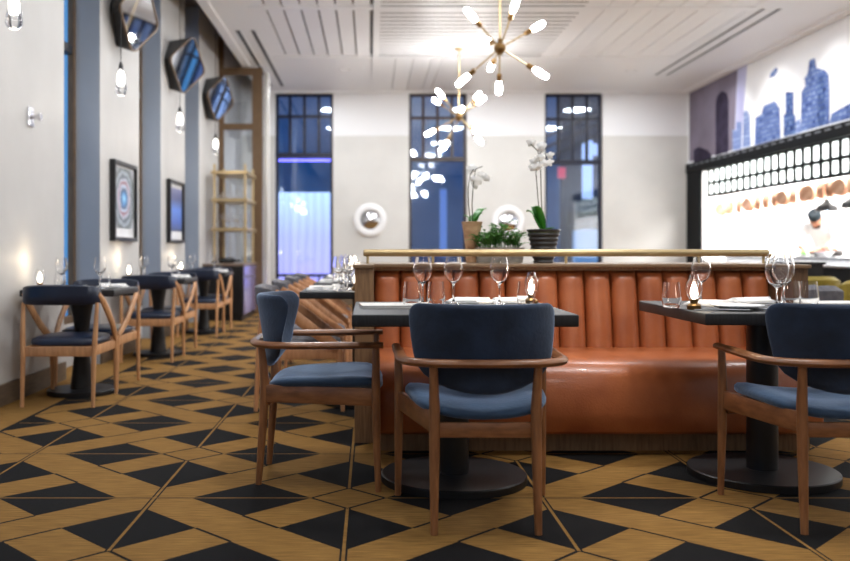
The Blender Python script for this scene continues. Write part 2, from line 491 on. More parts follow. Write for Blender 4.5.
c_ = MB(); c_.box(-1.70, -.60, 16.12, 16.16, .26, 1.99)
tag(c_.build('light_curtain', CURT, smooth=0), 'glowing violet and pale blue light curtain outside the window nearest the wine shelf', 'light panel')
tag(MB().tube([(-1.658, 15.82, 2.535), (-.643, 15.82, 2.535)], .018, 8).build('neon_tube', emit('violet_neon', (120, 110, 255), 6)), 'thin violet neon tube above the glowing light curtain', 'light')
# things across the street behind the far windows
s_ = empty('shopfront', (0, 0, 0)); tag(s_, 'lit shopfront across the street with pale panels and dark awning', 'building')
MB().box(4.75, 4.98, 20, 20.06, 2.1, 3.4).build('lit_panel', emit('cool_lit_window', (190, 210, 245), 1.5), s_, 0)
MB().box(5.12, 5.35, 20, 20.06, 2.15, 3.4).build('lit_panel', MATS['cool_lit_window'], s_, 0)
MB().box(4.55, 5.6, 20.02, 20.1, .1, 1.45).build('display_window', emit('dim_lit_window', (110, 150, 190), 1.1), s_, 0)
t = MB(); t.poly([(4.4, 19.9, 1.50), (5.7, 19.9, 1.78), (5.7, 19.6, 1.60), (4.4, 19.6, 1.36)]); t.box(4.4, 5.7, 19.9, 20.0, 1.42, 1.8); t.build('awning', black_frame, s_, 0)
MB().box(4.3, 5.8, 20.1, 20.3, 0, 4.6).build('wall', base_mat('shop_wall', (44, 60, 84), .5), s_, 0)
tag(MB().box(4.20, 4.38, 20.0, 20.05, 2.55, 2.8, .02).build('red_reflection', emit('red_reflection', (220, 60, 90), 1.2), smooth=0), 'small blurred red reflection in the window beside the kitchen', 'reflection')  # glowing box put in for a red reflection on the glass
t = empty('street_stairs', (0, 0, 0)); tag(t, 'diagonal dark railings seen high through the kitchen-side window', 'railing')
for k in range(3):
    MB().tube([(3.4, 18.5, 2.75 + .22 * k), (5.0, 18.5, 3.45 + .22 * k)], .03, 8).build('rail', black_frame, t)
MB().box(4.62, 4.98, 18.9, 18.95, 2.95, 3.2).build('lit_sign', MATS['cool_lit_window'], t, 0)
tag(MB().box(1.55, 1.7, 19.8, 19.9, .8, 2.3).build('lit_column', emit('blue_lit_column', (96, 134, 200), 1), smooth=0), 'pale blue lit column outside the middle window', 'light')

# back windows
def back_window(k, a, b, upper, frame_m, col_n=4):
    e = struct(empty('window_%d' % k, ((a + b) / 2, YB + .1, 0))); hw = (b - a) / 2
    f = MB()
    f.box(-hw, -hw + .05, 0, .07, .25, 3.69); f.box(hw - .05, hw, 0, .07, .25, 3.69)
    f.box(-hw, hw, 0, .07, .25, .3); f.box(-hw, hw, 0, .07, 3.64, 3.69)
    f.box(-hw, hw, -.03, .07, upper - .05, upper + .03)
    f.box(-hw, hw, 0, .07, .48, .53)
    f.build('window_frame', frame_m, e, 0)
    g = MB()
    for j in range(1, col_n):
        x = -hw + 2 * hw * j / col_n; g.box(x - .025, x + .025, .0, .06, upper + .03, 3.64)
    zm = upper + .03 + (3.64 - upper) * .63
    g.box(-hw, hw, .0, .06, zm - .025, zm + .025)
    for j in range(1, col_n):
        x = -hw + 2 * hw * j / col_n; g.box(x - .015, x + .015, .0, .05, .3, .48)
    g.build('muntin', frame_m, e, 0)
    MB().box(-hw + .05, hw - .05, .03, .036, .3, 3.64).build('pane', pane_blue, e, 0)
navy_frame = base_mat('navy_window_frame', (20, 24, 44), .4)
brown_frame = base_mat('bronze_window_frame', (58, 50, 50), .4)
back_window(10, W[0][0], W[0][1], 2.62, navy_frame)
back_window(11, W[1][0], W[1][1], 2.55, brown_frame, 4)
back_window(12, W[2][0], W[2][1], 2.50, navy_frame)

# ------------------------------------------------------------------ mural
def mural_mat(name, c, c2, sx, sz, mortar=None):
    m = base_mat(name, c, .6)
    n, l = nodes(m); b = n['Principled BSDF']
    tc = n.new('ShaderNodeTexCoord'); mp = n.new('ShaderNodeMapping'); mp.inputs['Rotation'].default_value = (PI / 2, 0, PI / 2)
    sp = n.new('ShaderNodeSeparateXYZ'); l.new(tc.outputs['Object'], sp.inputs[0])
    cb = n.new('ShaderNodeCombineXYZ'); l.new(sp.outputs[1], cb.inputs[0]); l.new(sp.outputs[2], cb.inputs[1])
    br = n.new('ShaderNodeTexBrick'); br.offset = 0.35
    br.inputs['Color1'].default_value = srgb(c); br.inputs['Color2'].default_value = srgb(c2)
    br.inputs['Mortar'].default_value = srgb(mortar or c); br.inputs['Scale'].default_value = 1
    br.inputs['Brick Width'].default_value = sx; br.inputs['Row Height'].default_value = sz; br.inputs['Mortar Size'].default_value = .012
    l.new(cb.outputs[0], br.inputs['Vector']); l.new(br.outputs[0], b.inputs['Base Color'])
    return m
mu_bg = base_mat('mural_sky_white', (246, 247, 250), .6)
mu_mauve = noisy('mural_mauve_haze', (112, 104, 116), (134, 126, 142), 1.2, .6)
mu_dark = noisy('mural_dark_tower', (48, 42, 56), (64, 58, 76), 6, .6)
mu_lav = noisy('mural_lavender_edge', (178, 178, 216), (206, 208, 234), 2, .6)
mu_b1 = mural_mat('mural_pale_tower', (120, 142, 192), (170, 188, 222), .10, .07, (120, 136, 190))
mu_b2 = mural_mat('mural_blue_tower', (66, 82, 128), (146, 166, 204), .09, .06, (96, 116, 176))
mu_b3 = mural_mat('mural_deep_tower', (36, 48, 84), (128, 152, 196), .08, .07, (72, 92, 150))
def mural():
    m = MB(); xw = XR - .004
    def P(px, py, dx=0):
        k = XR / (px - CX)
        return Vector((xw - dx, F * k, H + (CY - py) * k))
    m.mi = 0; m.box(XR - .004, XR - .0005, 5.0, YB - .002, 2.44, ZC - .035)
    def quad(mi, pts, d):
        m.mi = mi
        a = [P(x, y, d) for x, y in pts]; b = [p + Vector((.0008, 0, 0)) for p in a]
        m.rings([a, b])
    quad(1, [(689.5, 88), (744, 61), (736, 149.5), (689.5, 162)], .001)
    quad(3, [(738, 64), (748, 58), (741, 150), (734, 150.5)], .0015)
    quad(2, [(716, 103), (717.5, 96), (722, 91), (727, 93), (729, 101), (729, 152), (716, 156)], .0025)
    quad(2, [(694, 164), (694, 150), (699, 147), (708, 150), (712, 155), (712, 158)], .0025)
    quad(4, [(733, 151), (733, 130), (737, 130), (737, 122), (742, 122), (742, 148)], .0025)
    quad(4, [(743, 148), (744, 112), (747, 110), (750, 116), (751, 146)], .0025)
    quad(5, [(755, 145.5), (756, 118), (762, 114), (764, 106), (775, 101), (780, 108), (781, 138), (780, 138.5)], .0025)
    quad(6, [(784, 137), (784, 114), (786, 114), (786, 92), (794, 92), (794, 114), (796, 116), (796, 134)], .0025)
    quad(4, [(796, 134), (796, 122), (800, 118), (802, 132)], .002)
    quad(5, [(801, 132), (802, 92), (806, 86), (805, 78), (808, 74), (810, 60), (815, 58), (817, 68), (825, 70), (829, 74), (830, 88), (830, 124)], .003)
    quad(6, [(818, 127), (818, 76), (825, 74), (826, 125)], .0035)
    quad(5, [(830, 124), (832, 114), (842, 108), (860, 98), (860, 116)], .0025)
    quad(5, [(770, 78), (771, 73), (777, 67), (778, 71), (775, 76)], .002)
    return m
o = mural().build('skyline_mural', [mu_bg, mu_mauve, mu_dark, mu_lav, mu_b1, mu_b2, mu_b3], smooth=0)
tag(o, 'large photographic city skyline mural in blue, mauve and white above the kitchen opening', 'mural')

for _k, _m in MATS.items():
    if _k.startswith('mural_'):
        _b = _m.node_tree.nodes['Principled BSDF']; _b.inputs['Roughness'].default_value = .95; _b.inputs['Specular IOR Level'].default_value = .05
# kitchen opening: black beam, lattice transom and post
o = MB(); o.box(XR - .06, XR + .1, KY0, YB - .02, 2.272, 2.44, .01); o.box(XR - .04, XR + .001, KY1, YB - .02, .0, 2.272)
struct(o.build('trim_21', opening_black, smooth=0))
d_ = MB(); y = KY0 + .1
while y < YB - .2: d_.box(XR - .066, XR - .06, y, y + .14, 2.385, 2.405); y += .24
struct(d_.build('trim_22', base_mat('dull_stud', (110, 114, 120), .5), smooth=0))
KT = 14.72
tr = empty('lattice_transom', (XR + .03, KY0, 0)); tag(tr, 'black lattice transom with two rows of small frosted panes over the kitchen opening', 'transom')
n_c = 32; pit = .229
lat = MB()
for k in range(n_c + 1):
    yy = KT - KY0 - k * pit; lat.box(-.02, .02, yy - .034, yy + .034, 1.84, 2.27)
L = n_c * pit
for z0, z1 in ((1.82, 1.865), (2.02, 2.065), (2.25, 2.27)): lat.box(-.02, .02, KT - KY0 - L - .03, KT - KY0 + .026, z0, z1)
lat.build('lattice', opening_black, tr, 0)
for k in range(n_c):
    yy = KT - KY0 - k * pit
    p = MB(); p.box(-.004, .012, yy - pit + .034, yy - .034, 1.865, 2.02, .004); p.build('lower_pane', frost, tr, 0)
    p = MB(); p.box(-.004, .012, yy - pit + .034, yy - .034, 2.065, 2.25, .004); p.build('upper_pane', frost, tr, 0)

# kitchen shell
struct(MB().box(9.2, 9.4, 5.5, 16.0, 0, 3.2).build('wall_kitchen', kitchen_white, smooth=0))
struct(MB().box(XR + .2, 9.4, 15.9, 16.1, 0, 3.2).build('wall_kitchen_back', kitchen_white, smooth=0))
struct(MB().box(XR + .2, 9.4, 5.3, 5.5, 0, 3.2).build('wall_kitchen_front', kitchen_white, smooth=0))
struct(MB().box(XR + .2, 9.4, 5.3, 16.1, 3.0, 3.1).build('ceiling_kitchen', kitchen_white, smooth=0))
for y in (8.0, 10.6, 13.2, 15.0):
    f_ = empty('kitchen_light', (7.3, y, 2.98)); tag(f_, 'flat white ceiling light panel above the kitchen line', 'ceiling light', 'kitchen ceiling light panels')
    MB().box(-.62, .62, -.32, .32, -.02, .02).build('frame', white_gloss, f_, 0)
    lamp('kitchen_lamp', 'AREA', (7.3, y, 2.95), 210, (1, .99, .97), 1.2, shape='RECTANGLE', size_y=.6)
lamp('pass_lamp', 'AREA', (6.6, 11.8, 2.9), 130, (1, .98, .95), .3, shape='RECTANGLE', size_y=3.5)

# pass counter and kitchen kit
o = empty('pass_counter', (5.98, 11.6, 0)); tag(o, 'steel pass counter just inside the kitchen opening', 'counter')
MB().box(-.2, .2, -3.2, 3.0, .82, .86, .004).build('worktop', steel, o, 0)
MB().box(-.19, .19, -3.18, 2.98, 0, .82).build('cabinet_body', kitchen_white, o, 0)
o = empty('back_counter', (8.85, 11.0, 0)); tag(o, 'long white work counter along the far kitchen wall', 'counter')
MB().box(-.34, .34, -4.5, 4.5, .86, .9, .004).build('worktop', ceramic_w, o, 0)
MB().box(-.33, .33, -4.48, 4.48, 0, .86).build('cabinet_body', kitchen_white, o, 0)
o = empty('pan_rack', (6.1, 12.4, 0)); tag(o, 'steel hanging rail carrying the row of copper pans', 'rack')
MB().tube([(0, -4, 1.66 + .125 * 7.2 / 4.4 + .225), (0, 3.2, 1.66 + .225)], .012, 8).build('rail', steel, o)
for yy in (-3.6, -1.2, 1.1, 3.0): MB().tube([(0, yy, 1.66 + .125 * (3.2 - yy) / 4.4 + .225), (0, yy, 3.0)], .006, 6).build('hanger', steel, o)
def pan_proto():
    e = empty('copper_pan', (0, 0, 0))
    M = Matrix.Rotation(-PI / 2, 4, 'Y') @ Matrix.Translation((0, 0, 0))
    MB().lathe([(.001, 0), (.105, 0), (.115, .012), (.12, .085), (.112, .085), (.105, .02), (.001, .012)], 20, M=Matrix.Rotation(PI / 2, 4, 'Y'), cap=False).build('pan_body', copper, e)
    MB().tube([(.04, 0, .11), (.03, 0, .2), (.0, 0, .235), (-.005, 0, .215)], .008, 6).build('handle', brass_dark, e)
    return e
pan = pan_proto()
pan.scale = (1.0, 1.0, 1.0)
pan_px = [(719, 210), (727, 205), (736, 205), (746, 202), (755, 202), (763, 198), (781, 197), (790, 198), (800, 193), (807, 195), (818, 190), (827, 188), (838, 186), (848, 183), (772, 199)]
for i, (px, py) in enumerate(pan_px):
    Y = 6.1 * F / (px - CX); z = 1.66 + .125 * (15.6 - Y) / 4.4
    place(pan, (6.1, Y, z), (-.5 if i % 3 else .45) + random.uniform(-.2, .2), 'round copper pan hanging in the row under the lattice of the kitchen opening', 'pan', 'copper pans hung over the kitchen pass')
def heat_lamp_proto():
    e = empty('heat_lamp', (0, 0, 0))
    MB().lathe([(.0, .16), (.03, .16), (.04, .13), (.125, .07), (.14, 0), (.13, 0), (.115, .06), (.02, .09)], 20, cap=False).build('shade', black_frame, e)
    MB().tube([(0, 0, .15), (0, 0, 1.52)], .006, 6).build('cord', black_frame, e)
    MB().sphere((0, 0, .035), .04, 12, 8).build('bulb', emit('cool_bulb', (190, 225, 255), 3), e)
    return e
hl = heat_lamp_proto()
place(hl, (6.0, 6.0 * F / (827 - CX), 1.46), 0, 'black domed heat lamp hanging closest above the capped cook', 'heat lamp', 'black heat lamps over the pass')
place(hl, (6.0, 6.0 * F / (853 - CX), 1.47), 0, 'black domed heat lamp cut off by the picture edge above the pass', 'heat lamp', 'black heat lamps over the pass')

# ------------------------------------------------------------------ cook (person)
def skin_mesh(name, chains, mat, parent=None, sub=2):
    """chains: list of (points, radii, parent link) -> skinned tree; first vertex is the root"""
    verts, edgs, rad = [], [], []
    idx = {}
    for key, pts in chains:
        prev = idx.get(key) if key else None
        for (nm, co, r) in pts:
            verts.append(co); rad.append(r); i = len(verts) - 1
            if nm: idx[nm] = i
            if prev is not None: edgs.append((prev, i))
            prev = i
    me = bpy.data.meshes.new(name); me.from_pydata(verts, edgs, [])
    ob = bpy.data.objects.new(name, me); COL.objects.link(ob)
    md = ob.modifiers.new('Skin', 'SKIN')
    sv = me.skin_vertices[0].data
    for i, r in enumerate(rad):
        sv[i].radius = r if isinstance(r, tuple) else (r, r)
        sv[i].use_root = (i == 0)
    md.use_smooth_shade = True
    ss = ob.modifiers.new('Sub', 'SUBSURF'); ss.levels = sub; ss.render_levels = sub
    dg = bpy.context.evaluated_depsgraph_get()
    ev = ob.evaluated_get(dg); new = bpy.data.meshes.new_from_object(ev)
    bpy.data.objects.remove(ob)
    new.materials.append(mat) if not new.materials else None
    for p in new.polygons: p.use_smooth = True
    o = bpy.data.objects.new(name, new); COL.objects.link(o)
    if parent: o.parent = parent
    return o
def hand_chains(pre, wrist, d, side):
    """five fingers off a palm; d forward direction, side = thumb side"""
    d = Vector(d).normalized(); s = Vector(side).normalized(); dn = Vector((0, 0, -1))
    w = Vector(wrist); palm = w + d * .05
    out = [(pre + 'w', [(pre + 'p', palm + d * .01, (.030, .016))])]
    for k, (off, ln) in enumerate(((.028, .062), (.010, .072), (-.010, .067), (-.028, .052))):
        b = palm + d * .035 + s * off
        out.append((pre + 'p', [(None, b, .0095), (None, b + d * ln * .5 + dn * .006, .0085), (None, b + d * ln * .85 + dn * .025, .007)]))
    t0 = palm + s * .03 - d * .01
    out.append((pre + 'p', [(None, t0, .011), (None, t0 + s * .02 + d * .025, .0095), (None, t0 + s * .022 + d * .05 + dn * .012, .008)]))
    return out
cook = empty('person', (6.38, 12.6, 0), math.radians(42)); tag(cook, 'cook in white jacket and dark teal cap bending over the kitchen pass', 'person')
V = Vector
# faces -X, leaning over the counter
sk = [(None, [('pel', V((.08, 0, .93)), (.15, .11)), ('bel', V((.05, 0, 1.04)), (.14, .105)), ('chest', V((-.04, 0, 1.19)), (.15, .10)), ('sho', V((-.11, 0, 1.27)), (.10, .06)), ('neck', V((-.16, 0, 1.32)), .048), ('skull', V((-.205, 0, 1.385)), .06)])]
for s in (-1, 1):
    a = 'r' if s > 0 else 'l'
    sk.append(('sho', [(None, V((-.11, .17 * s, 1.26)), .05), (None, V((-.17, .23 * s, 1.12)), .043), (a + 'elb', V((-.22, .24 * s, 1.02)), .042), (None, V((-.33, .17 * s, .985)), .036), (a + 'w', V((-.41, .11 * s, .96)), .026)]))
    sk += hand_chains(a, V((-.41, .11 * s, .96)), (-.9, -.35 * s, -.12), (-.2, -1 * s, 0))
    sk.append(('pel', [(None, V((.08, .10 * s, .86)), .10), (None, V((.02, .12 * s, .50)), .062), (None, V((.08, .12 * s, .28)), .055), (None, V((.08, .12 * s, .09)), .038), (None, V((.0, .13 * s, .04)), (.042, .032)), (None, V((-.10, .14 * s, .03)), (.04, .025))]))
body = skin_mesh('body', sk, skin_m, cook)
# head with a face, merged into the same mesh
hb = MB()
t = bmesh.new(); bmesh.ops.create_uvsphere(t, u_segments=24, v_segments=18, radius=.1)
for v in t.verts:
    x, y, z = v.co
    v.co = Vector((x * 1.02, y * .80, z * 1.2))
    if z < 0: v.co.y *= 1 + z * 2.6; v.co.x = v.co.x * (1 + z * 1.2) - .01 * (-z / .1)
    if x < -.07 and abs(z + .005) < .02: v.co.x += .006
HM = Matrix.Translation((-.245, 0, 1.375)) @ Matrix.Rotation(math.radians(-42), 4, 'Y')
hb.merge(t, HM)
def hs(c, r, sc):
    q = bmesh.new(); bmesh.ops.create_uvsphere(q, u_segments=10, v_segments=8, radius=r)
    for v in q.verts: v.co = Vector((v.co.x * sc[0] + c[0], v.co.y * sc[1] + c[1], v.co.z * sc[2] + c[2]))
    hb.merge(q, HM)
hs((-.106, 0, -.02), .016, (1.1, .8, 1.7)); hs((-.112, 0, -.033), .013, (1, 1.2, .8))   # nose
for s in (-1, 1): hs((.005, .08 * s, -.01), .022, (.8, .4, 1.4))
hb.mi = 1
for s in (-1, 1): hs((-.093, .03 * s, .005), .011, (.6, 1.2, .7))
hb.mi = 2; hs((-.094, 0, -.062), .016, (.5, 1.4, .4))
head = hb.build('head', [skin_m, base_mat('eye_dark', (40, 34, 32), .3), base_mat('lip', (140, 80, 72), .5)])
bm = bmesh.new(); bm.from_mesh(body.data)
bm2 = bmesh.new(); bm2.from_mesh(head.data)
mp = {v: bm.verts.new(v.co) for v in bm2.verts}
for f in bm2.faces:
    g = bm.faces.new([mp[v] for v in f.verts]); g.smooth = True; g.material_index = f.material_index
bm.to_mesh(body.data); bm.free(); bm2.free()
body.data.materials.append(MATS['eye_dark']); body.data.materials.append(MATS['lip'])
bpy.data.objects.remove(head)
jk = [(None, [('pel', V((.08, 0, .90)), (.17, .13)), ('bel', V((.05, 0, 1.04)), (.16, .125)), ('chest', V((-.04, 0, 1.19)), (.185, .135)), ('sho', V((-.11, 0, 1.285)), (.17, .12)), (None, V((-.165, 0, 1.345)), .08)])]
for s in (-1, 1):
    jk.append(('sho', [(None, V((-.11, .17 * s, 1.27)), .088), (None, V((-.17, .23 * s, 1.12)), .068), (None, V((-.22, .24 * s, 1.02)), .056), (None, V((-.33, .17 * s, .985)), .048)]))
skin_mesh('jacket', jk, jacket_m, cook)
tk = [(None, [('pel', V((.08, 0, .92)), (.16, .12))])]
for s in (-1, 1):
    tk.append(('pel', [(None, V((.08, .10 * s, .86)), .115), (None, V((.02, .12 * s, .50)), .078), (None, V((.08, .12 * s, .28)), .07), (None, V((.08, .12 * s, .08)), .062)]))
skin_mesh('trousers', tk, trouser_m, cook)
c = MB(); c.lathe([(.001, .115), (.085, .12), (.092, .11), (.092, .035), (.088, .03)], 20, M=HM @ Matrix.Diagonal((1.12, .95, 1.1, 1)), cap=False); c.build('cap', cap_m, cook)
c = MB(); q = bmesh.new(); bmesh.ops.create_uvsphere(q, u_segments=16, v_segments=10, radius=.07)
for v in q.verts: v.co = Vector((v.co.x * .75 - .045, v.co.y * .9, v.co.z * .55 - .078))
c.merge(q, HM); c.build('beard', hair_m, cook)

def plate_proto(name='dinner_plate', r=.13):
    e = MB().lathe([(.001, 0), (r * .6, 0), (r * .66, .006), (r, .016), (r, .02), (r * .64, .011), (.001, .008)], 32, cap=False)
    return e.build(name, ceramic_w)
o = plate_proto('salad_plate'); o.location = (5.95, 12.28, .862); tag(o, 'white plate with green salad on the steel pass', 'plate')
g = MB()
for k in range(26):
    a = random.uniform(0, 2 * PI); r = random.uniform(0, .07); g.sphere((r * math.cos(a), r * math.sin(a), .02 + random.uniform(0, .035)), .018, 6, 5, (1.4, .9, .5))
g = g.build('salad', leaf); g.location = (5.95, 12.28, .866); tag(g, 'small heap of green salad leaves on the white pass plate', 'food')
o = MB().lathe([(.001, 0), (.06, 0), (.11, .05), (.13, .07), (.125, .07), (.1, .05), (.001, .012)], 28, cap=False).build('serving_bowl', ceramic_w)
o.location = (5.95, 11.72, .862); tag(o, 'white serving bowl heaped with tomatoes on the steel pass', 'bowl')
tom = base_mat('tomato_red', (206, 70, 50), .35)
for k in range(7):
    a = 2 * PI * k / 6
    p = (5.95 + (.06 * math.cos(a) if k < 6 else 0), 11.72 + (.06 * math.sin(a) if k < 6 else 0), .935 if k < 6 else .965)
    t = MB().sphere((0, 0, 0), .032, 12, 8, (1, 1, .85)).build('tomato', tom); t.location = p
    tag(t, 'red tomato heaped in the white serving bowl on the pass', 'food', 'tomatoes in the serving bowl')

# ------------------------------------------------------------------ chandeliers
def chandelier(loc, rot, label, rodlen):
    e = empty('starburst_chandelier', loc); tag(e, label, 'chandelier', 'brass starburst chandeliers')
    hub = MB(); hub.sphere((0, 0, 0), .052, 16, 12); hub.tube([(0, 0, -.06), (0, 0, .075)], .02, 10)
    hub.build('hub', brass_dark, e)
    MB().tube([(0, 0, .05), (0, 0, rodlen - .03)], .010, 8).build('rod', brass, e)
    MB().lathe([(.001, rodlen), (.065, rodlen), (.065, rodlen - .012), (.02, rodlen - .035), (.001, rodlen - .035)], 20, cap=False).build('canopy', brass, e)
    # arm directions in world space (x, y, z) read off the photo
    dirs = rot
    for d, ln in dirs:
        d = V(d).normalized()
        p0 = d * .045; p1 = d * (ln - .13); p2 = d * (ln - .085); p3 = d * (ln + .06)
        a = MB().tube([p0, p1], .0075, 8).build('arm', brass, e)
        s = MB(); s.tube([d * (ln - .15), p2], .023, 12); s.build('socket', brass_dark, a)
        b = MB(); n = 8
        b.tube([p2, d * (ln - .06), d * (ln - .01), d * (ln + .045), d * (ln + .058), p3], [.016, .024, .026, .024, .014, .003], 12)
        b.build('bulb', bulb_m, a)
    return e
d1 = [((-.32, -.24, .27), .43), ((-.06, .44, .17), .43), ((.095, -.32, .34), .43), ((.39, .12, .24), .43), ((-.35, .15, -.29), .43), ((.04, .35, -.33), .43), ((.40, -.1, -.28), .43), ((-.03, .46, -.1), .40)]
chandelier((X_(500, 7.7), 7.7, Z_(48, 7.7)), d1, 'nearer and larger-looking brass starburst chandelier with glowing tube bulbs', ZC - Z_(48, 7.7))
d2 = [((-.33, -.25, .34), .46), ((-.38, .3, .33), .46), ((.33, .2, .38), .46), ((.3, -.35, .2), .46), ((-.38, .05, -.2), .46), ((-.16, .2, -.34), .46), ((.22, -.3, -.26), .44), ((.34, .2, -.34), .46), ((.0, -.45, .05), .4)]
chandelier((X_(459, 12.2), 12.2, Z_(117, 12.2)), d2, 'further brass starburst chandelier hanging before the middle window', ZC - Z_(117, 12.2))

for x, y in ((1.1, 3.4), (1.1, -.6)):
    lamp('overhead_fill', 'POINT', (x, y, 2.9), 35, (.96, .98, 1), .3)  # added point fills in place of chandeliers out of view
# ------------------------------------------------------------------ pendants
def pendant_proto():
    e = empty('glass_pendant', (0, 0, 0))      # origin at the bottom of the glass drop
    g = MB().lathe([(.001, 0), (.022, .003), (.040, .018), (.046, .04), (.042, .075), (.030, .15), (.022, .20), (.016, .215), (.001, .218)], 24, cap=False).build('glass_drop', glass, e)
    MB().lathe([(.001, .075), (.014, .078), (.020, .10), (.019, .16), (.012, .19), (.001, .195)], 16, cap=False).build('light_core', pend_core, g)
    MB().lathe([(.001, .212), (.018, .212), (.018, .235), (.010, .262), (.004, .27), (.001, .27)], 16, cap=False).build('socket', iron, e)
    MB().tube([(0, 0, .26), (0, 0, 1.965)], .0035, 6).build('cord', iron, e)
    return e
pp = pendant_proto()
Y0 = [4.94, 7.06, 9.25, 11.4]
PL = ['clear glass drop pendant cut off by the top-corner of the picture, before the first pier',
      'clear glass drop pendant hanging in front of the pier with the round-motif picture',
      'clear glass drop pendant hanging in front of the pier with the plain blue picture',
      'clear glass drop pendant hanging in front of the brass wine shelf']
for i, y in enumerate(Y0):
    place(pp, (-1.965, y, 2.165), 0, PL[i], 'pendant light', 'glass drop pendants along the window wall')
    lamp('pendant_glow', 'POINT', (-1.965, y, 2.08), 2.2, (1, .93, .84), .06)

# ------------------------------------------------------------------ tilted diamond mirrors
def diamond_pts(r, rc, n=6):
    """rounded diamond outline in (a, b) with half diagonal r"""
    out = []
    for k in range(4):
        ang = k * PI / 2
        c = r - rc * math.sqrt(2)
        cxx, cyy = c * math.cos(ang), c * math.sin(ang)
        for j in range(n + 1):
            t = ang - PI / 4 + (PI / 2) * j / n
            out.append((cxx + rc * math.cos(t), cyy + rc * math.sin(t)))
    return out
def mirror_proto():
    e = empty('diamond_mirror', (0, 0, 0))     # origin on the wall plane, wall is +X facing
    N = V((.93, -.27, -.2)).normalized(); U = V((.27, .93, 0)).normalized(); Zv = N.cross(U).normalized() * .84
    C = V((.19, .0, 0))
    pw = diamond_pts(.30, .07); pm = diamond_pts(.41, .085); pi_ = diamond_pts(.392, .08)
    sh = MB()
    wall = [V((.001, -a, b)) for a, b in [( -x, y) for x, y in pw]]
    front = [C + U * x * 1.06 + Zv * y for x, y in pm]
    sh.rings([wall, front], cap=True); sh.build('shroud', black_frame, e, 40)
    fr = MB(); outer = [C + U * x * 1.06 + Zv * y for x, y in pm]; outer2 = [p + N * .02 for p in outer]
    inner2 = [C + U * x * 1.06 + Zv * y + N * .02 for x, y in pi_]; inner = [C + U * x * 1.06 + Zv * y + N * .012 for x, y in pi_]
    fr.rings([outer, outer2, inner2, inner], cap=False); fr.build('frame', dark_frame_wood, e, 40)
    mr = MB(); a_ = [C + U * x * 1.06 + Zv * y + N * .004 for x, y in pi_]; b_ = [p + N * .008 for p in a_]
    mr.rings([a_, b_]); mr.build('mirror_plate', mirror_m, e, 20)
    return e
mp_ = mirror_proto()
ML = ['tilted diamond mirror in black box frame, nearest one, cut off by the picture top',
      'tilted diamond mirror in black box frame reflecting deep blue and chandelier bulbs',
      'tilted diamond mirror in black box frame farthest away, beside the brass wine shelf']
for i, y in enumerate((7.95, 10.08, 12.3)):
    place(mp_, (XL, y, 3.03), (.12, 0, 0)[i], ML[i], 'mirror', 'tilted diamond mirrors high on the piers')

# framed artworks
def art_mat_round():
    m = bpy.data.materials.new('round_motif_print'); m.use_nodes = True
    n, l = nodes(m); b = n['Principled BSDF']; b.inputs['Roughness'].default_value = .3
    tc = n.new('ShaderNodeTexCoord'); mp = n.new('ShaderNodeMapping'); mp.inputs['Location'].default_value = (0, -.5 * 1.0, -.5 * 1.0)
    mp.inputs['Scale'].default_value = (0, 1, 1)
    l.new(tc.outputs['Generated'], mp.inputs[0])
    no = n.new('ShaderNodeTexNoise'); no.inputs['Scale'].default_value = 7
    l.new(tc.outputs['Generated'], no.inputs['Vector'])
    ln = n.new('ShaderNodeVectorMath'); ln.operation = 'LENGTH'; l.new(mp.outputs[0], ln.inputs[0])
    ad = n.new('ShaderNodeMath'); ad.operation = 'MULTIPLY_ADD'; ad.inputs[1].default_value = .12; l.new(no.outputs['Fac'], ad.inputs[0]); l.new(ln.outputs['Value'], ad.inputs[2])
    r = n.new('ShaderNodeValToRGB'); e = r.color_ramp
    e.elements[0].position = .07; e.elements[0].color = srgb((170, 230, 250))
    e.elements[1].position = .75; e.elements[1].color = srgb((220, 222, 232))
    for p, c in ((.16, (60, 140, 205)), (.22, (24, 60, 110)), (.28, (200, 215, 235)), (.33, (150, 70, 80)), (.38, (205, 210, 225)), (.43, (60, 76, 84)), (.5, (176, 186, 196)), (.56, (90, 100, 96))):
        k = e.elements.new(p); k.color = srgb(c)
    l.new(ad.outputs[0], r.inputs[0]); l.new(r.outputs[0], b.inputs['Base Color'])
    return m
def art_mat_blue():
    m = bpy.data.materials.new('blue_gradient_print'); m.use_nodes = True
    n, l = nodes(m); b = n['Principled BSDF']; b.inputs['Roughness'].default_value = .3
    tc = n.new('ShaderNodeTexCoord'); sp = n.new('ShaderNodeSeparateXYZ'); l.new(tc.outputs['Generated'], sp.inputs[0])
    r = n.new('ShaderNodeValToRGB'); e = r.color_ramp
    e.elements[0].position = 0; e.elements[0].color = srgb((46, 66, 110)); e.elements[1].position = 1; e.elements[1].color = srgb((120, 124, 168))
    for p, c in ((.2, (70, 104, 190)), (.5, (96, 140, 228)), (.75, (84, 92, 140))):
        k = e.elements.new(p); k.color = srgb(c)
    l.new(sp.outputs[2], r.inputs[0]); l.new(r.outputs[0], b.inputs['Base Color'])
    return m
def artwork(y0, y1, z0, z1, mat, label, zb, zt):
    e = empty('framed_picture', (XL, (y0 + y1) / 2, (z0 + z1) / 2)); tag(e, label, 'picture')
    hw, hh = (y1 - y0) / 2, (z1 - z0) / 2
    f = MB(); w = .035
    f.box(0.001, .05, -hw, -hw + w, -hh, hh, .003); f.box(.001, .05, hw - w, hw, -hh, hh, .003)
    f.box(.001, .05, -hw + w, hw - w, -hh, -hh + w, .003); f.box(.001, .05, -hw + w, hw - w, hh - w, hh, .003)
    f.build('frame', black_frame, e, 0)
    MB().box(.002, .020, -hw + w, hw - w, -hh + w, hh - w).build('mount', white_gloss, e, 0)
    MB().box(.020, .0225, -hw + w + .02, hw - w - .02, zb, zt).build('print', mat, e, 0)
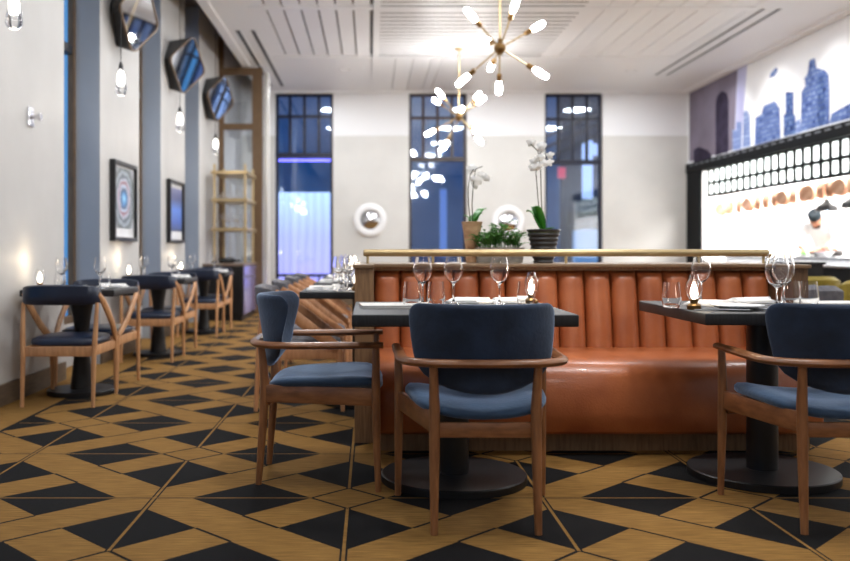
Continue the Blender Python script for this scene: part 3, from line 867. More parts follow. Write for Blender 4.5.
artwork(7.73, 8.48, 1.03, 1.74, art_mat_round(), 'black-framed print of concentric blue and white circles on the nearer pier', -.24, .30)
artwork(9.88, 10.64, 1.03, 1.74, art_mat_blue(), 'black-framed print of plain blue gradient on the further pier', -.22, .27)

# chrome knob on the first pier
e = empty('wall_hook', (XL, 5.92, 1.83)); tag(e, 'chrome coat hook with square plate on the nearest pale pier', 'hook')
MB().box(.0005, .012, -.045, .045, -.065, .065, .004).build('plate', chrome, e, 0)
MB().tube([(.01, 0, 0), (.05, 0, 0), (.055, 0, 0), (.075, 0, 0)], [.014, .012, .026, .026], 14).build('knob', chrome, e)

# round convex mirrors on the back wall
def round_mirror():
    e = empty('round_mirror', (0, 0, 0))
    M = Matrix.Rotation(PI / 2, 4, 'X')
    MB().lathe([(.17, .0), (.285, .0), (.29, .02), (.27, .05), (.2, .055), (.17, .03)], 40, M=M, cap=False).build('frame', white_gloss, e)
    MB().lathe([(.001, .05), (.06, .047), (.12, .036), (.172, .015), (.172, .002), (.001, .002)], 40, M=M, cap=False).build('convex_glass', mirror_m, e)
    return e
rm = round_mirror()
place(rm, (X_(370, YB), YB - .001, Z_(220, YB)), 0, 'white-framed round convex mirror in full view between two windows', 'mirror', 'round convex mirrors on the far wall')
place(rm, (X_(508, YB), YB - .001, Z_(222, YB)), 0, 'white-framed round convex mirror half hidden behind the fern planter', 'mirror', 'round convex mirrors on the far wall')

# ------------------------------------------------------------------ wood-framed partition + etagere + sideboard
e = empty('glazed_partition', (0, 13.3, 0)); tag(e, 'brown wood-framed glass partition closing the window aisle behind the wine shelf', 'partition')
f = MB(); xa, xb = XL + .003, -1.60
f.box(xa, xa + .07, 0, .07, 0, 4.14); f.box(xb - .15, xb, 0, .07, 0, 3.66)
f.box(xa + .07, xb - .15, 0, .07, 2.74, 2.83); f.box(xa + .07, xb - .15, 0, .07, 3.55, 3.66); f.box(xa + .07, xb - .15, 0, .07, 0, .12)
f.build('frame', dark_frame_wood, e, 0)
MB().box(xa + .07, xb - .15, .03, .036, .12, 2.74).build('lower_glass', pane_mat('clear_partition_glass', (232, 236, 240), .18), e, 0)
MB().box(xa + .07, xb - .15, .03, .036, 2.83, 3.55).build('upper_glass', MATS['clear_partition_glass'], e, 0)
struct(MB().box(-1.58, -1.50, 13.3, 13.42, 0, 3.6, .03).build('trim_23', wall_grey, smooth=40))

e = empty('sideboard', (-1.97, 12.6, 0)); tag(e, 'black sideboard under the brass wine shelf, its glossy end glowing violet', 'sideboard')
MB().box(-.27, .27, -.62, .68, .06, .735, .004).build('body', black_frame, e, 0)
MB().box(-.275, .285, -.63, .69, .735, .765, .004).build('top', noisy('warm_top', (120, 100, 84), (140, 118, 100), 6, .3), e, 0)
MB().box(-.25, .25, -.60, .66, 0, .06).build('plinth', iron, e, 0)
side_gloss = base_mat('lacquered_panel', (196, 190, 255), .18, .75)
for z0, z1 in ((.585, .725), (.08, .565)):
    MB().box(.27, .282, -.56, .66, z0, z1, .002).build('end_panel', side_gloss, e, 0)
for k in range(3):
    d = MB().box(-.25 + .165 * k, -.25 + .165 * k + .16, -.634, -.62, .08, .72, .002).build('door', black_frame, e, 0)

e = empty('etagere', (-1.92, 12.6, .767)); tag(e, 'brass wine shelf of three tiers standing on the black sideboard', 'shelf')
for x in (-.21, .21):
    for y in (-.35, .45): MB().tube([(x, y, 0), (x, y, 1.36)], .017, 8).build('post', brass, e)
SZ = (.46, .86, 1.24)
for z in SZ: MB().box(-.25, .25, -.40, .50, z - .015, z + .025, .003).build('shelf_board', brass, e, 0)

# ------------------------------------------------------------------ glassware
def wine_glass_proto():
    p = [(.001, 0), (.034, 0), (.036, .002), (.030, .004), (.008, .009), (.0042, .02), (.0036, .05), (.0038, .08), (.008, .090), (.024, .103), (.036, .121), (.0405, .140), (.0395, .160), (.035, .182), (.0305, .203),
         (.0296, .203), (.034, .182), (.0385, .160), (.0394, .140), (.035, .122), (.023, .1055), (.008, .094), (.001, .092)]
    return MB().lathe(p, 32, cap=False).build('wine_glass', clear, smooth=60)
def big_glass_proto():
    p = [(.001, 0), (.037, 0), (.039, .002), (.030, .004), (.008, .009), (.0042, .02), (.0036, .05), (.0038, .07), (.010, .080), (.030, .095), (.043, .120), (.047, .145), (.045, .172), (.039, .200), (.034, .218),
         (.033, .218), (.038, .200), (.044, .172), (.046, .145), (.042, .121), (.029, .0975), (.010, .084), (.001, .082)]
    return MB().lathe(p, 32, cap=False).build('wine_glass', clear, smooth=60)
def tumbler_proto():
    p = [(.001, 0), (.028, 0), (.032, .004), (.0385, .03), (.038, .05), (.031, .104), (.030, .104), (.0368, .05), (.037, .03), (.031, .012), (.001, .010)]
    return MB().lathe(p, 28, cap=False).build('tumbler', clear, smooth=60)
def oil_lamp_proto():
    e = empty('oil_lamp', (0, 0, 0))
    MB().lathe([(.001, 0), (.026, 0), (.027, .004), (.027, .016), (.022, .022), (.015, .025), (.015, .032), (.019, .036), (.019, .040), (.001, .040)], 24, cap=False).build('brass_base', brass_dark, e)
    MB().lathe([(.016, .038), (.027, .058), (.032, .08), (.028, .104), (.018, .122), (.015, .138), (.0138, .138), (.0168, .122), (.0265, .104), (.0305, .08), (.0255, .058), (.0148, .039)], 24, cap=False).build('glass_chimney', clear, e, 60)
    MB().lathe([(.001, .040), (.009, .044), (.015, .060), (.013, .080), (.006, .100), (.001, .108)], 12, cap=False).build('flame', flame_m, e)
    return e
wg, bg, tu, ol = wine_glass_proto(), big_glass_proto(), tumbler_proto(), oil_lamp_proto()
fold = None
def napkin_proto():
    m = MB()
    for k in range(2):
        s = 1 - k * .03
        m.box(-.075 * s, .075 * s, -.09 * s, .09 * s, k * .005, k * .005 + .0045, .002)
    # lifted soft fold on top
    rs = []
    for i in range(9):
        x = -.07 + .14 * i / 8; z = .010 + .012 * math.sin(PI * i / 8)
        rs.append([V((x, -.075 + .015 * math.sin(i), .0095)), V((x, .08, .0095)), V((x, .078, z)), V((x, -.07 + .015 * math.sin(i), z + .004))])
    m.rings(rs); return m.build('folded_napkin', linen, smooth=30)
nap = napkin_proto()
def menu_proto():
    m = MB(); m.box(-.10, .10, -.15, .15, 0, .004, .001); m.box(-.098, .10, -.148, .148, .0045, .008, .001); m.box(-.099, .099, -.15, .15, .0085, .013, .001)
    return m.build('menu', paper, smooth=0)
menu = menu_proto()
plate = plate_proto('side_plate', .10)
def knife_proto(kind):
    m = MB(); m.tube([(0, -.1, .006), (0, -.02, .006)], .004, 8, 1.4, .8)
    if kind == 'knife': m.box(-.008, .008, -.02, .1, .004, .0055, .0006)
    else:
        m.tube([(0, -.02, .006), (0, .05, .006)], .003, 6)
        for x in (-.009, -.003, .003, .009): m.box(x - .0015, x + .0015, .05, .1, .004, .006)
    return m.build(kind, steel)
kn, fk = knife_proto('table_knife'), None
fk = knife_proto('fork')

# ------------------------------------------------------------------ armchair (blue velvet, horseshoe rail)
def armchair_proto(fab, fab_back):
    e = empty('armchair', (0, 0, 0))
    # seat frame
    m = MB()
    zf0, zf1 = .335, .405
    def bar(p, q, w, z0, z1):
        p, q = V(p), V(q); d = (q - p); L_ = d.length; a = math.atan2(d.y, d.x)
        M = Matrix.Translation((p.x, p.y, 0)) @ Matrix.Rotation(a, 4, 'Z')
        m.box(0, L_, -w / 2, w / 2, z0, z1, .004, 2, M)
    bar((-.171, -.215, 0), (.171, -.215, 0), .022, .318, .368)
    bar((-.262, .215, 0), (.262, .215, 0), .022, .318, .368)
    bar((-.176, -.22, 0), (-.270, .22, 0), .022, zf0, zf1)
    bar((.176, -.22, 0), (.270, .22, 0), .022, zf0, zf1)
    m.build('seat_frame', walnut_h, e, 30)
    for s in (-1, 1):
        MB().tube([(.174 * s, -.250, 0), (.172 * s, -.232, .25), (.171 * s, -.224, .42), (.176 * s, -.240, .572)], [.0125, .0175, .0185, .0135], 14).build('leg', walnut, e)
        MB().tube([(.280 * s, .235, 0), (.277 * s, .228, .25), (.276 * s, .226, .42), (.280 * s, .226, .575)], [.012, .0165, .0175, .0135], 14).build('leg', walnut, e)
    # arm rail: rounded horseshoe
    pts = []
    for k in range(9): pts.append((-.286 + .007 * k / 8, .255 - .33 * k / 8, .576 - .003 * k / 8))
    for k in range(1, 16):
        a = PI + (PI) * k / 16
        cx = math.cos(a); sy = math.sin(a)
        pts.append((.279 * math.copysign(abs(cx) ** .62, cx), -.075 + .20 * math.copysign(abs(sy) ** .62, sy), .573))
    for k in range(8, -1, -1): pts.append((.286 - .007 * k / 8, .255 - .33 * k / 8, .576 - .003 * k / 8))
    n = len(pts)
    rr = [.0175 if 2 < i < n - 3 else .015 for i in range(n)]
    MB().tube(pts, rr, 12, 1.2, .82).build('armrest', walnut_h, e)
    # backrest shell
    nu, rows = 18, []
    zs = [.462, .464, .470, .482, .50, .525, .56, .60, .65, .70, .728, .743, .754, .761, .766, .768]
    for i, z in enumerate(zs):
        if z < .60:
            tt = (.60 - z) / .138; w = .240 * math.sqrt(max(0.0, 1 - tt ** 2.1)); w = max(w, .03)
        else: w = .240 + .013 * math.sin(min(1, (z - .60) / .13) * PI / 2)
        if z > .728: w -= .036 * (1 - math.sqrt(max(0, 1 - ((z - .728) / .0402) ** 2)))
        th = .038
        if i == 0: th = .004
        elif i == 1: th = .018
        elif i == 2: th = .034
        if z > .748: th = .038 * math.sqrt(max(.02, 1 - ((z - .748) / .0205) ** 2))
        mid = -.232 - (z - .58) * .17 * (1 if z > .5 else .6)
        outer, inner = [], []
        for j in range(nu + 1):
            u = -1 + 2 * j / nu; x = w * math.sin(u * PI / 2)
            cv = (.088 + .042 * max(0, min(1, (z - .58) / .14))) * (abs(x) / .25) ** 2.1
            ef = math.sqrt(max(.0, 1 - abs(x / w) ** 5)) if abs(u) < 1 else .08
            y = mid + cv
            outer.append(V((x, y - th / 2 * ef, z))); inner.append(V((x, y + th / 2 * ef, z)))
        rows.append(outer + inner[::-1])
    MB().rings(rows).build('backrest', fab_back, e, 70)
    # seat cushion: rounded trapezoid, saddle top
    def plan(ins, n_=44):
        out = []
        for k in range(n_):
            a = 2 * PI * k / n_; c_, s_ = math.cos(a), math.sin(a)
            yy = .232 * math.copysign(abs(s_) ** .5, s_)
            wd = .270 - .055 * (0.5 - yy / .464)
            xx = wd * math.copysign(abs(c_) ** .5, c_)
            out.append((xx * (1 - ins / .26), yy * (1 - ins / .23) + .018))
        return out
    rs = []
    for ins, zb, k in ((.03, .405, 0), (.004, .410, 0), (-.004, .419, 0), (-.004, .430, .5), (.006, .440, 1), (.03, .449, 1), (.07, .454, 1), (.13, .453, 1), (.19, .448, 1), (.225, .446, 1)):
        rs.append([V((x, y, zb + k * (.004 * max(0, y) / .23) - .034 * (1 - min(1, abs(x) / .235) ** 2))) for x, y in plan(ins)])
    MB().rings(rs).build('seat', fab, e, 70)
    return e
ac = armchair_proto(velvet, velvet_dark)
place(ac, (-.200, 3.80, 0), -PI / 2 - .01, 'blue velvet walnut armchair seen side-on at the end of the near table', 'chair', 'blue velvet armchairs at the leather banquette')
place(ac, (.388, 3.235, 0), .0, 'blue velvet walnut armchair with its back to the camera, in front of the near table', 'chair', 'blue velvet armchairs at the leather banquette')
place(ac, (1.635, 3.235, 0), -.035, 'blue velvet walnut armchair cut off by the picture edge, before the second banquette table', 'chair', 'blue velvet armchairs at the leather banquette')

# ------------------------------------------------------------------ band-back chair
def bandchair_proto(fab, wood, name, arm=1.7):
    e = empty(name, (0, 0, 0))
    m = MB(); z0, z1 = .325, .388
    m.box(-.23, .23, -.25, -.228, z0, z1, .003); m.box(-.23, .23, .218, .24, z0, z1, .003)
    for s in (-1, 1): m.box(.226 * s - .011, .226 * s + .011, -.24, .23, z0, z1, .003)
    m.build('seat_frame', wood, e, 30)
    for s in (-1, 1):
        MB().tube([(.238 * s, -.262, 0), (.238 * s, -.245, .32), (.244 * s, -.238, .45), (.250 * s, -.215, .67)], [.0125, .0175, .0175, .0125], 12).build('leg', wood, e)
        MB().tube([(.232 * s, .25, 0), (.232 * s, .232, .32), (.232 * s, .232, .40)], [.0125, .018, .017], 12).build('leg', wood, e)
        MB().tube([(.252 * s, -.20, .725), (.262 * s, -.13, .675), (.262 * s, -.02, .59), (.258 * s, .09, .50), (.245 * s, .18, .43), (.236 * s, .225, .395)], [.012, .0165, .018, .0175, .017, .014], 10, 1.0, arm).build('armrest', wood, e)
    rows = []
    nu = 22
    for j in range(nu + 1):
        u = -1 + 2 * j / nu
        x = .262 * math.sin(u * PI / 2 * .98); y = -.262 + .10 * abs(u) ** 2.6
        hz = .066 * (1 - .30 * abs(u) ** 3) if abs(u) < 1 else .02
        zc = .722 - .008 * u * u
        tk = .017 if abs(u) < .98 else .006
        lean = .10
        rows.append([V((x, y - tk, zc - hz * .85)), V((x, y - tk * 1.25 - lean * hz * .3, zc)), V((x, y - tk - lean * hz, zc + hz * .88)), V((x, y - lean * hz, zc + hz)), V((x, y + tk - lean * hz, zc + hz * .88)), V((x, y + tk * 1.15, zc)), V((x, y + tk, zc - hz * .85)), V((x, y, zc - hz))])
    MB().rings(rows).build('backrest', fab, e, 60)
    def plan(ins, n_=36):
        return [((.236 * math.copysign(abs(math.cos(2 * PI * k / n_)) ** .5, math.cos(2 * PI * k / n_))) * (1 - ins / .24), .232 * math.copysign(abs(math.sin(2 * PI * k / n_)) ** .5, math.sin(2 * PI * k / n_)) * (1 - ins / .24)) for k in range(n_)]
    rs = [[V((x, y, z)) for x, y in plan(i)] for i, z in ((.03, .388), (.004, .394), (0, .410), (.006, .428), (.03, .440), (.08, .447), (.2, .450))]
    MB().rings(rs).build('seat', fab, e, 60)
    for ch in [o_ for o_ in bpy.data.objects if o_.parent == e]: ch.data.transform(Matrix.Diagonal((.90, 1, .94, 1)))
    return e
bc = bandchair_proto(navy_leather, oak, 'dining_chair')
gc = bandchair_proto(grey_fabric, teak, 'dining_chair', 2.1)
TY = [5.95, 8.10, 10.30]
near_l = ['navy leather oak chair nearest the camera, back turned, at the window wall',
          'navy leather oak chair with back turned at the middle window-wall table',
          'navy leather oak chair with back turned at the window-wall table nearest the sideboard']
far_l = ['navy leather oak chair facing the camera behind the nearest window-wall table',
         'navy leather oak chair facing the camera behind the middle window-wall table',
         'navy leather oak chair facing the camera behind the window-wall table nearest the sideboard']
for i, y in enumerate(TY):
    place(bc, (-1.885, y - .29, 0), .0, near_l[i], 'chair', 'navy chairs along the window wall')
    place(bc, (-1.91, y + .33, 0), PI - .02, far_l[i], 'chair', 'navy chairs along the window wall')
GL = ['grey upholstered chair closest to the side-on blue armchair, in the row behind it',
      'grey upholstered chair second in the row running back from the side-on blue armchair',
      'grey upholstered chair third in the row running back from the side-on blue armchair',
      'grey upholstered chair fourth in the row, nearest the glowing violet window']
for i, y in enumerate((5.48, 6.40, 7.35, 8.25)):
    place(gc, (-.41, y, 0), -PI / 2, GL[i], 'chair', 'grey chairs in the row behind the armchair')

# ------------------------------------------------------------------ tables
def ped_table(name, hx, hy, zt, th, col_r, base_r, waist=False, cyo=0):
    e = empty(name, (0, 0, 0))
    MB().box(-hx, hx, -hy, hy, zt - th, zt, .006, 3).build('tabletop', table_black, e, 40)
    if waist: prof = [(.001, .03), (col_r * 1.12, .03), (col_r * .95, .12), (col_r * .75, .25), (col_r * .62, .36), (col_r * .8, .48), (col_r * 1.1, .60), (col_r * 1.15, zt - th - .002), (.001, zt - th - .002)]
    else: prof = [(.001, .03), (col_r, .03), (col_r, zt - th - .002), (.001, zt - th - .002)]
    MB().lathe(prof, 28, (0, cyo, 0), cap=False).build('column', iron, e)
    MB().lathe([(.001, .034), (base_r * .985, .032), (base_r, .028), (base_r, .001), (.001, .001)], 56, (0, cyo, 0), cap=False).build('base_disc', iron, e)
    return e
tf = ped_table('dining_table', .412, .41, .716, .045, .0625, .30, cyo=.05)
place(tf, (.346, 3.65, 0), 0, 'black table at the leather banquette with the side-on blue armchair pulled up', 'table', 'black tables at the leather banquette')
place(tf, (1.652, 3.72, 0), 0, 'black table at the leather banquette laid with the brass oil lamp and plates', 'table', 'black tables at the leather banquette')
tw = ped_table('dining_table', .30, .30, .697, .042, .068, .22, True)
for i, y in enumerate(TY):
    place(tw, (-1.915, y, 0), 0, ['black table nearest the camera along the window wall, on waisted pedestal', 'middle black table along the window wall, on waisted pedestal', 'black window-wall table on waisted pedestal nearest the sideboard'][i], 'table', 'black tables along the window wall')
tr_ = ped_table('dining_table', .36, .34, .705, .042, .055, .24)
for i, y in enumerate((5.58, 6.9, 8.15)):
    place(tr_, (-.055, y, 0), 0, ['black table just behind the wood end of the divider', 'black table second in the row behind the divider end', 'black table third in the row behind the divider end'][i], 'table', 'black tables in front of the grey chairs')

# ------------------------------------------------------------------ banquette and divider
e = empty('banquette', (0, 0, 0)); tag(e, 'cognac leather banquette with channel-tufted back facing the front tables', 'banquette')
BX0, BX1 = .020, 2.083
# seat with rounded waterfall front
rs = []
prof = [(4.66, .10), (4.13, .10), (4.105, .12), (4.095, .20), (4.10, .30), (4.112, .36), (4.14, .405), (4.19, .430), (4.27, .443), (4.40, .450), (4.56, .452), (4.66, .445)]
MB().rings([[V((x, y + dy * (0 if y > 4.6 else 1), z)) for y, z in prof] for x, dy in ((BX0, .012), (BX0 + .012, 0), (BX1 - .012, 0), (BX1, .012))]).build('seat', leather, e, 50)
nt = 15; tw_ = (BX1 - BX0) / nt
for k in range(nt):
    xa = BX0 + k * tw_; m = MB(); rows = []
    for i in range(19):
        t_ = i / 18; z = .440 + (.843 - .440) * t_
        yc = 4.635 + .075 * t_
        end = min(1.0, math.sqrt(max(0, 1 - (max(0, t_ - .88) / .12) ** 2)) * .92 + .08)
        ring = []
        for j in range(17):
            u = -1 + 2 * j / 16
            ring.append(V((xa + tw_ / 2 + (tw_ / 2 - .0006) * u, yc - .060 * end * math.sqrt(max(0, 1 - abs(u) ** 2.6)), z)))
        ring += [V((xa + tw_ - .0006, yc + .02, z)), V((xa + .0006, yc + .02, z))]
        rows.append(ring)
    m.rings(rows).build('back_channel', leather, e, 60)
MB().box(BX0, BX1, 4.24, 4.66, 0, .099).build('plinth', panel_wood, e, 0)
e = empty('divider', (0, 0, 0)); tag(e, 'wood-panelled divider with flat cap behind the leather banquette', 'divider')
MB().box(-.076, BX0 - .001, 4.40, 5.20, 0, .860, .003).build('end_panel', panel_wood, e, 0)
MB().box(BX1 + .001, BX1 + .072, 4.40, 5.20, 0, .860, .003).build('end_panel', noisy('divider_wood_dark', (84, 60, 42), (110, 82, 58), 10, .45, (9, 9, .8), .1), e, 0)
MB().box(BX0, BX1, 4.735, 5.20, 0, .860).build('core', panel_wood, e, 0)
c = MB()
c.box(-.086, BX1 + .082, 4.62, 5.22, .860, .878, .004); c.box(-.086, BX0, 4.385, 4.62, .860, .878, .004); c.box(BX1, BX1 + .082, 4.385, 4.62, .860, .878, .004)
c.build('cap', cap_wood, e, 0)
MB().box(BX0, BX1, 4.655, 4.735, .843, .860).build('moulding', panel_wood, e, 0)
e = empty('handrail', (0, 4.72, .878)); tag(e, 'round brass handrail on short posts along the top of the divider', 'rail')
MB().tube([(-.035, 0, .057), (-.028, 0, .057), (2.095, 0, .057), (2.102, 0, .057)], [.014, .019, .019, .014], 16).build('rail', brass, e)
for px in (433, 566, 698): MB().tube([(X_(px, 4.72), 0, 0.001), (X_(px, 4.72), 0, .042)], .0075, 10).build('post', brass, e)
MB().tube([(-.012, 0, .001), (-.012, 0, .042)], .0075, 10).build('post', brass, e)
MB().tube([(2.075, 0, .001), (2.075, 0, .042)], .0075, 10).build('post', brass, e)

# ------------------------------------------------------------------ plants on the divider
ZL = .879
def ribbon(m, pts, w0, curve=.0, up=V((0, 0, 1)), tip=.05, n=None):
    pts = [V(p) for p in pts]; k = len(pts); L_ = []; R_ = []; C_ = []
    for i, p in enumerate(pts):
        d = (pts[min(i + 1, k - 1)] - pts[max(i - 1, 0)]).normalized()
        s = d.cross(up)
        s = s.normalized() if s.length > 1e-3 else V((1, 0, 0))
        t_ = i / (k - 1); w = w0 * (math.sin(PI * min(1, t_ * .88 + .12)) ** .7 + tip * (1 - t_))
        L_.append(m.bm.verts.new(p - s * w)); R_.append(m.bm.verts.new(p + s * w)); C_.append(m.bm.verts.new(p - up * curve * w))
    for i in range(k - 1):
        for a, b in ((L_, C_), (C_, R_)):
            f = m.bm.faces.new((a[i], b[i], b[i + 1], a[i + 1])); f.material_index = m.mi
def solid(o, t=.0015):
    md = o.modifiers.new('thickness', 'SOLIDIFY'); md.thickness = t; return o
def orchid(loc, pot_m, potprof, leaf_sets, stems, label, ribbed):
    e = empty('potted_orchid', loc); tag(e, label, 'plant')
    MB().lathe(potprof, 36, cap=False).build('pot', pot_m, e, 50 if not ribbed else 60)
    zt = max(z for r, z in potprof)
    MB().lathe([(.001, zt - .004), (potprof_r(potprof) * .55, zt - .006), (potprof_r(potprof) * .93, zt - .02)], 24, cap=False).build('moss', moss, e)
    lm = MB()
    for a, ln, rise, w in leaf_sets:
        pts = [(math.cos(a) * ln * t_, math.sin(a) * ln * t_, zt - .01 + rise * math.sin(t_ * PI * .62)) for t_ in [i / 7 for i in range(8)]]
        ribbon(lm, pts, w, .25)
    solid(lm.build('leaves', leaf_orch, e, 60), .002)
    for st, flowers in stems:
        s = MB().tube(st, [.0028] * len(st), 6).build('stem', stemg, e)
        for c, sz, ry in flowers:
            fm = MB()
            R = Matrix.Translation(c) @ Matrix.Rotation(ry, 4, 'Z') @ Matrix.Rotation(random.uniform(-.3, .3), 4, 'X')
            for k in range(5):
                a = PI / 2 + 2 * PI * k / 5; rr = sz * (1.0 if k in (1, 4) else .85)
                pp_ = []
                for j in range(10):
                    b = 2 * PI * j / 10
                    px, pz = rr * .52 * math.cos(b) , rr * .36 * math.sin(b)
                    x2 = rr * .5 + px; z2 = pz
                    pp_.append((x2 * math.cos(a) - z2 * math.sin(a), .006 * math.cos(b) - .004, x2 * math.sin(a) + z2 * math.cos(a)))
                fm.rings([[R @ V(q) for q in pp_], [R @ V((q[0], q[1] + .0015, q[2])) for q in pp_]])
            fm.mi = 1
            q = bmesh.new(); bmesh.ops.create_uvsphere(q, u_segments=8, v_segments=6, radius=sz * .16); fm.merge(q, R)
            fm.build('flower', [petal, petal_c], s, 40)
    return e
def potprof_r(p): return max(r for r, z in p[:-2])
ribp = [(.001, .0), (.052, 0)]
for k in range(40):
    t_ = k / 39; ribp.append((.054 + .036 * t_ + .0035 * math.cos(k / 39 * 7 * 2 * PI), .004 + t_ * .176))
ribp += [(.091, .186), (.084, .186), (.078, .165), (.001, .165)]
YP = 4.98
xb_ = X_(543.5, YP)
def flowers_along(cx, cz, n, sx, sz_, size, yoff=0):
    return [(V((cx + random.uniform(-sx, sx), yoff + random.uniform(-.05, .05), cz + random.uniform(-sz_, sz_))), size * random.uniform(.85, 1.1), random.uniform(-.7, .7)) for _ in range(n)]
fx = X_(537, YP) - xb_; 
st1 = [V((.0, 0, .17)), V((-.012, 0, .35)), V((-.018, -.01, .52)), V((-.035, -.02, .62)), V((-.075, -.03, .655))]
st2 = [V((-.01, .01, .17)), V((-.028, .01, .35)), V((-.042, .0, .50)), V((-.03, -.01, .60)), V((.01, -.02, .64))]
orchid((xb_, YP, ZL), pot_black, ribp,
       [(2.7, .10, .12, .052), (3.6, .08, .14, .044), (2.0, .09, .09, .03), (0.4, .07, .02, .02), (5.4, .08, .02, .02)],
       [(st1, flowers_along(-.052, .60, 8, .055, .075, .030)), (st2, flowers_along(-.008, .60, 7, .045, .06, .030))],
       'white orchid in a ribbed black pot standing on the divider', True)
barkp = [(.001, 0), (.032, 0), (.036, .02), (.034, .06), (.042, .12), (.050, .18), (.058, .225), (.061, .23), (.052, .232), (.046, .2), (.001, .19)]
xk = X_(472, 5.08)
st3 = [V((.005, 0, .2)), V((.0, 0, .33)), V((.008, 0, .45)), V((.02, 0, .53)), V((.06, 0, .545))]
st4 = [V((-.005, 0, .2)), V((-.02, 0, .33)), V((-.022, 0, .42)), V((-.01, 0, .5)), V((.01, 0, .53))]
orchid((xk, 5.08, ZL), pot_tan, barkp, [(.5, .10, .09, .036), (1.2, .09, .05, .03), (2.9, .05, .05, .02), (0, .06, .06, .03)],
       [(st3, flowers_along(.03, .50, 6, .055, .04, .030)), (st4, flowers_along(-.005, .47, 4, .03, .045, .028))],
       'white orchid in a tall bark-textured tan vase standing on the divider', False)
e = empty('potted_fern', (X_(499, 5.04), 5.04, ZL)); tag(e, 'bushy green fern in a long weathered grey planter on the divider', 'plant')
m = MB(); a = [V((x, y, 0)) for x, y in ((-.125, -.05), (.125, -.05), (.125, .05), (-.125, .05))]
b = [V((x * 1.08, y * 1.1, .085)) for x, y in ((-.125, -.05), (.125, -.05), (.125, .05), (-.125, .05))]
c = [V((x * .92, y * .8, .085)) for x, y in ((-.13, -.05), (.13, -.05), (.13, .05), (-.13, .05))]
d = [V((p.x, p.y, .06)) for p in c]
m.rings([a, b, c, d]).build('planter', pot_grey, e, 0)
fm = MB()
for k in range(150):
    a = random.uniform(0, 2 * PI); x0 = random.uniform(-.11, .11); y0 = random.uniform(-.035, .035)
    ln = random.uniform(.05, .11); rise = random.uniform(.07, .17) * (1 - .5 * abs(x0) / .12)
    dx, dy = math.cos(a) * ln, math.sin(a) * ln * .6
    base = V((x0, y0, .065))
    pts = [base + V((dx * t_ ** 1.3, dy * t_ ** 1.3, rise * math.sin(t_ * PI * .6))) for t_ in [i / 6 for i in range(7)]]
    # frond: midrib of small leaflets
    ribbon(fm, pts, .0018)
    for i in range(2, 7):
        p = pts[i]; dd = (pts[i] - pts[i - 1]).normalized(); sd = dd.cross(V((0, 0, 1))); sd = sd.normalized() if sd.length > .01 else V((1, 0, 0))
        for s in (-1, 1):
            ll = .024 * (1.15 - i / 8)
            ribbon(fm, [p, p + sd * s * ll * .5 + dd * .004 + V((0, 0, .003)), p + sd * s * ll + dd * .01], .006)
solid(fm.build('foliage', leaf, e, 60), .0008)

# ------------------------------------------------------------------ table settings
def T(proto, px, zt, Y, label, cat, group=None, rz=0, name=None):
    o = place(proto, (X_(px, Y), Y, zt), rz, label, cat, group)
    return o
ZT1 = .7165
T(wg, 422.7, ZT1, 3.82, 'wine glass nearest the menus on the near banquette table', 'glass', 'wine glasses on the near banquette table')
T(wg, 453.5, ZT1, 3.86, 'wine glass standing just before the white napkin on the near banquette table', 'glass', 'wine glasses on the near banquette table')
T(wg, 499.5, ZT1, 3.84, 'wine glass standing between the napkin and the glowing votive on the near table', 'glass', 'wine glasses on the near banquette table')
T(tu, 412, ZT1, 3.66, 'water tumbler beside the menus on the near banquette table', 'glass', 'tumblers on the near banquette table')
T(tu, 436, ZT1, 3.70, 'water tumbler between two wine glasses on the near banquette table', 'glass', 'tumblers on the near banquette table')
T(tu, 526, ZT1, 3.72, 'water tumbler standing in front of the glowing lamp on the near table', 'glass', 'tumblers on the near banquette table')
T(ol, 531.5, ZT1, 3.86, 'small lit oil lamp with white glow on the near banquette table', 'lamp', 'oil lamps on the banquette tables')
T(nap, 471, ZT1, 3.98, 'white folded napkin between the glasses on the near banquette table', 'napkin', rz=.9)
T(menu, 397, ZT1, 3.66, 'stack of pale menus at the rounded corner of the near table', 'menu', rz=PI / 2 + .08)
T(nap, 512, ZT1, 3.98, 'white folded napkin behind the third wine glass on the near table', 'napkin', rz=PI / 2)
T(kn, 445, ZT1, 3.50, 'steel knife lying on the near banquette table', 'cutlery', rz=PI / 2)
# second table
T(tu, 671.5, ZT1, 3.62, 'water tumbler at the corner of the plate-laid table, beside the brass lamp', 'glass', 'tumblers on the plate-laid table')
T(ol, 694, ZT1, 3.52, 'brass oil lamp with glowing flame on the plate-laid table', 'lamp', 'oil lamps on the banquette tables')
T(wg, 701, ZT1, 3.92, 'wine glass directly behind the brass oil lamp', 'glass', 'wine glasses on the plate-laid table')
T(bg, 777, ZT1, 3.72, 'large wine glass in front of another, by the edge of the blue chair back', 'glass', 'wine glasses on the plate-laid table')
T(bg, 783, ZT1, 3.90, 'large wine glass half hidden behind another on the plate-laid table', 'glass', 'wine glasses on the plate-laid table')
T(tu, 791, ZT1, 3.74, 'water tumbler overlapping the large wine glasses', 'glass', 'tumblers on the plate-laid table')
T(tu, 809, ZT1, 3.70, 'water tumbler farthest from the brass lamp, before the grey tub chair', 'glass', 'tumblers on the plate-laid table')
T(nap, 712, ZT1, 3.78, 'white folded napkin beside the brass oil lamp', 'napkin', rz=.6)
T(plate, 737, ZT1, 3.50, 'white side plate at the front edge of the table with the brass lamp', 'plate')
T(nap, 752, ZT1, 3.98, 'white folded napkin behind the side plate, close to the leather bench', 'napkin', rz=PI / 2)
T(kn, 764, ZT1, 3.44, 'steel knife beside the side plate on the table with the brass lamp', 'cutlery', rz=1.2)
T(fk, 722, ZT1, 3.42, 'steel fork beside the side plate on the table with the brass lamp', 'cutlery', rz=1.4)
T(menu, 840, ZT1, 3.80, 'pale menus at the picture edge behind the cut-off blue chair', 'menu', rz=PI / 2)
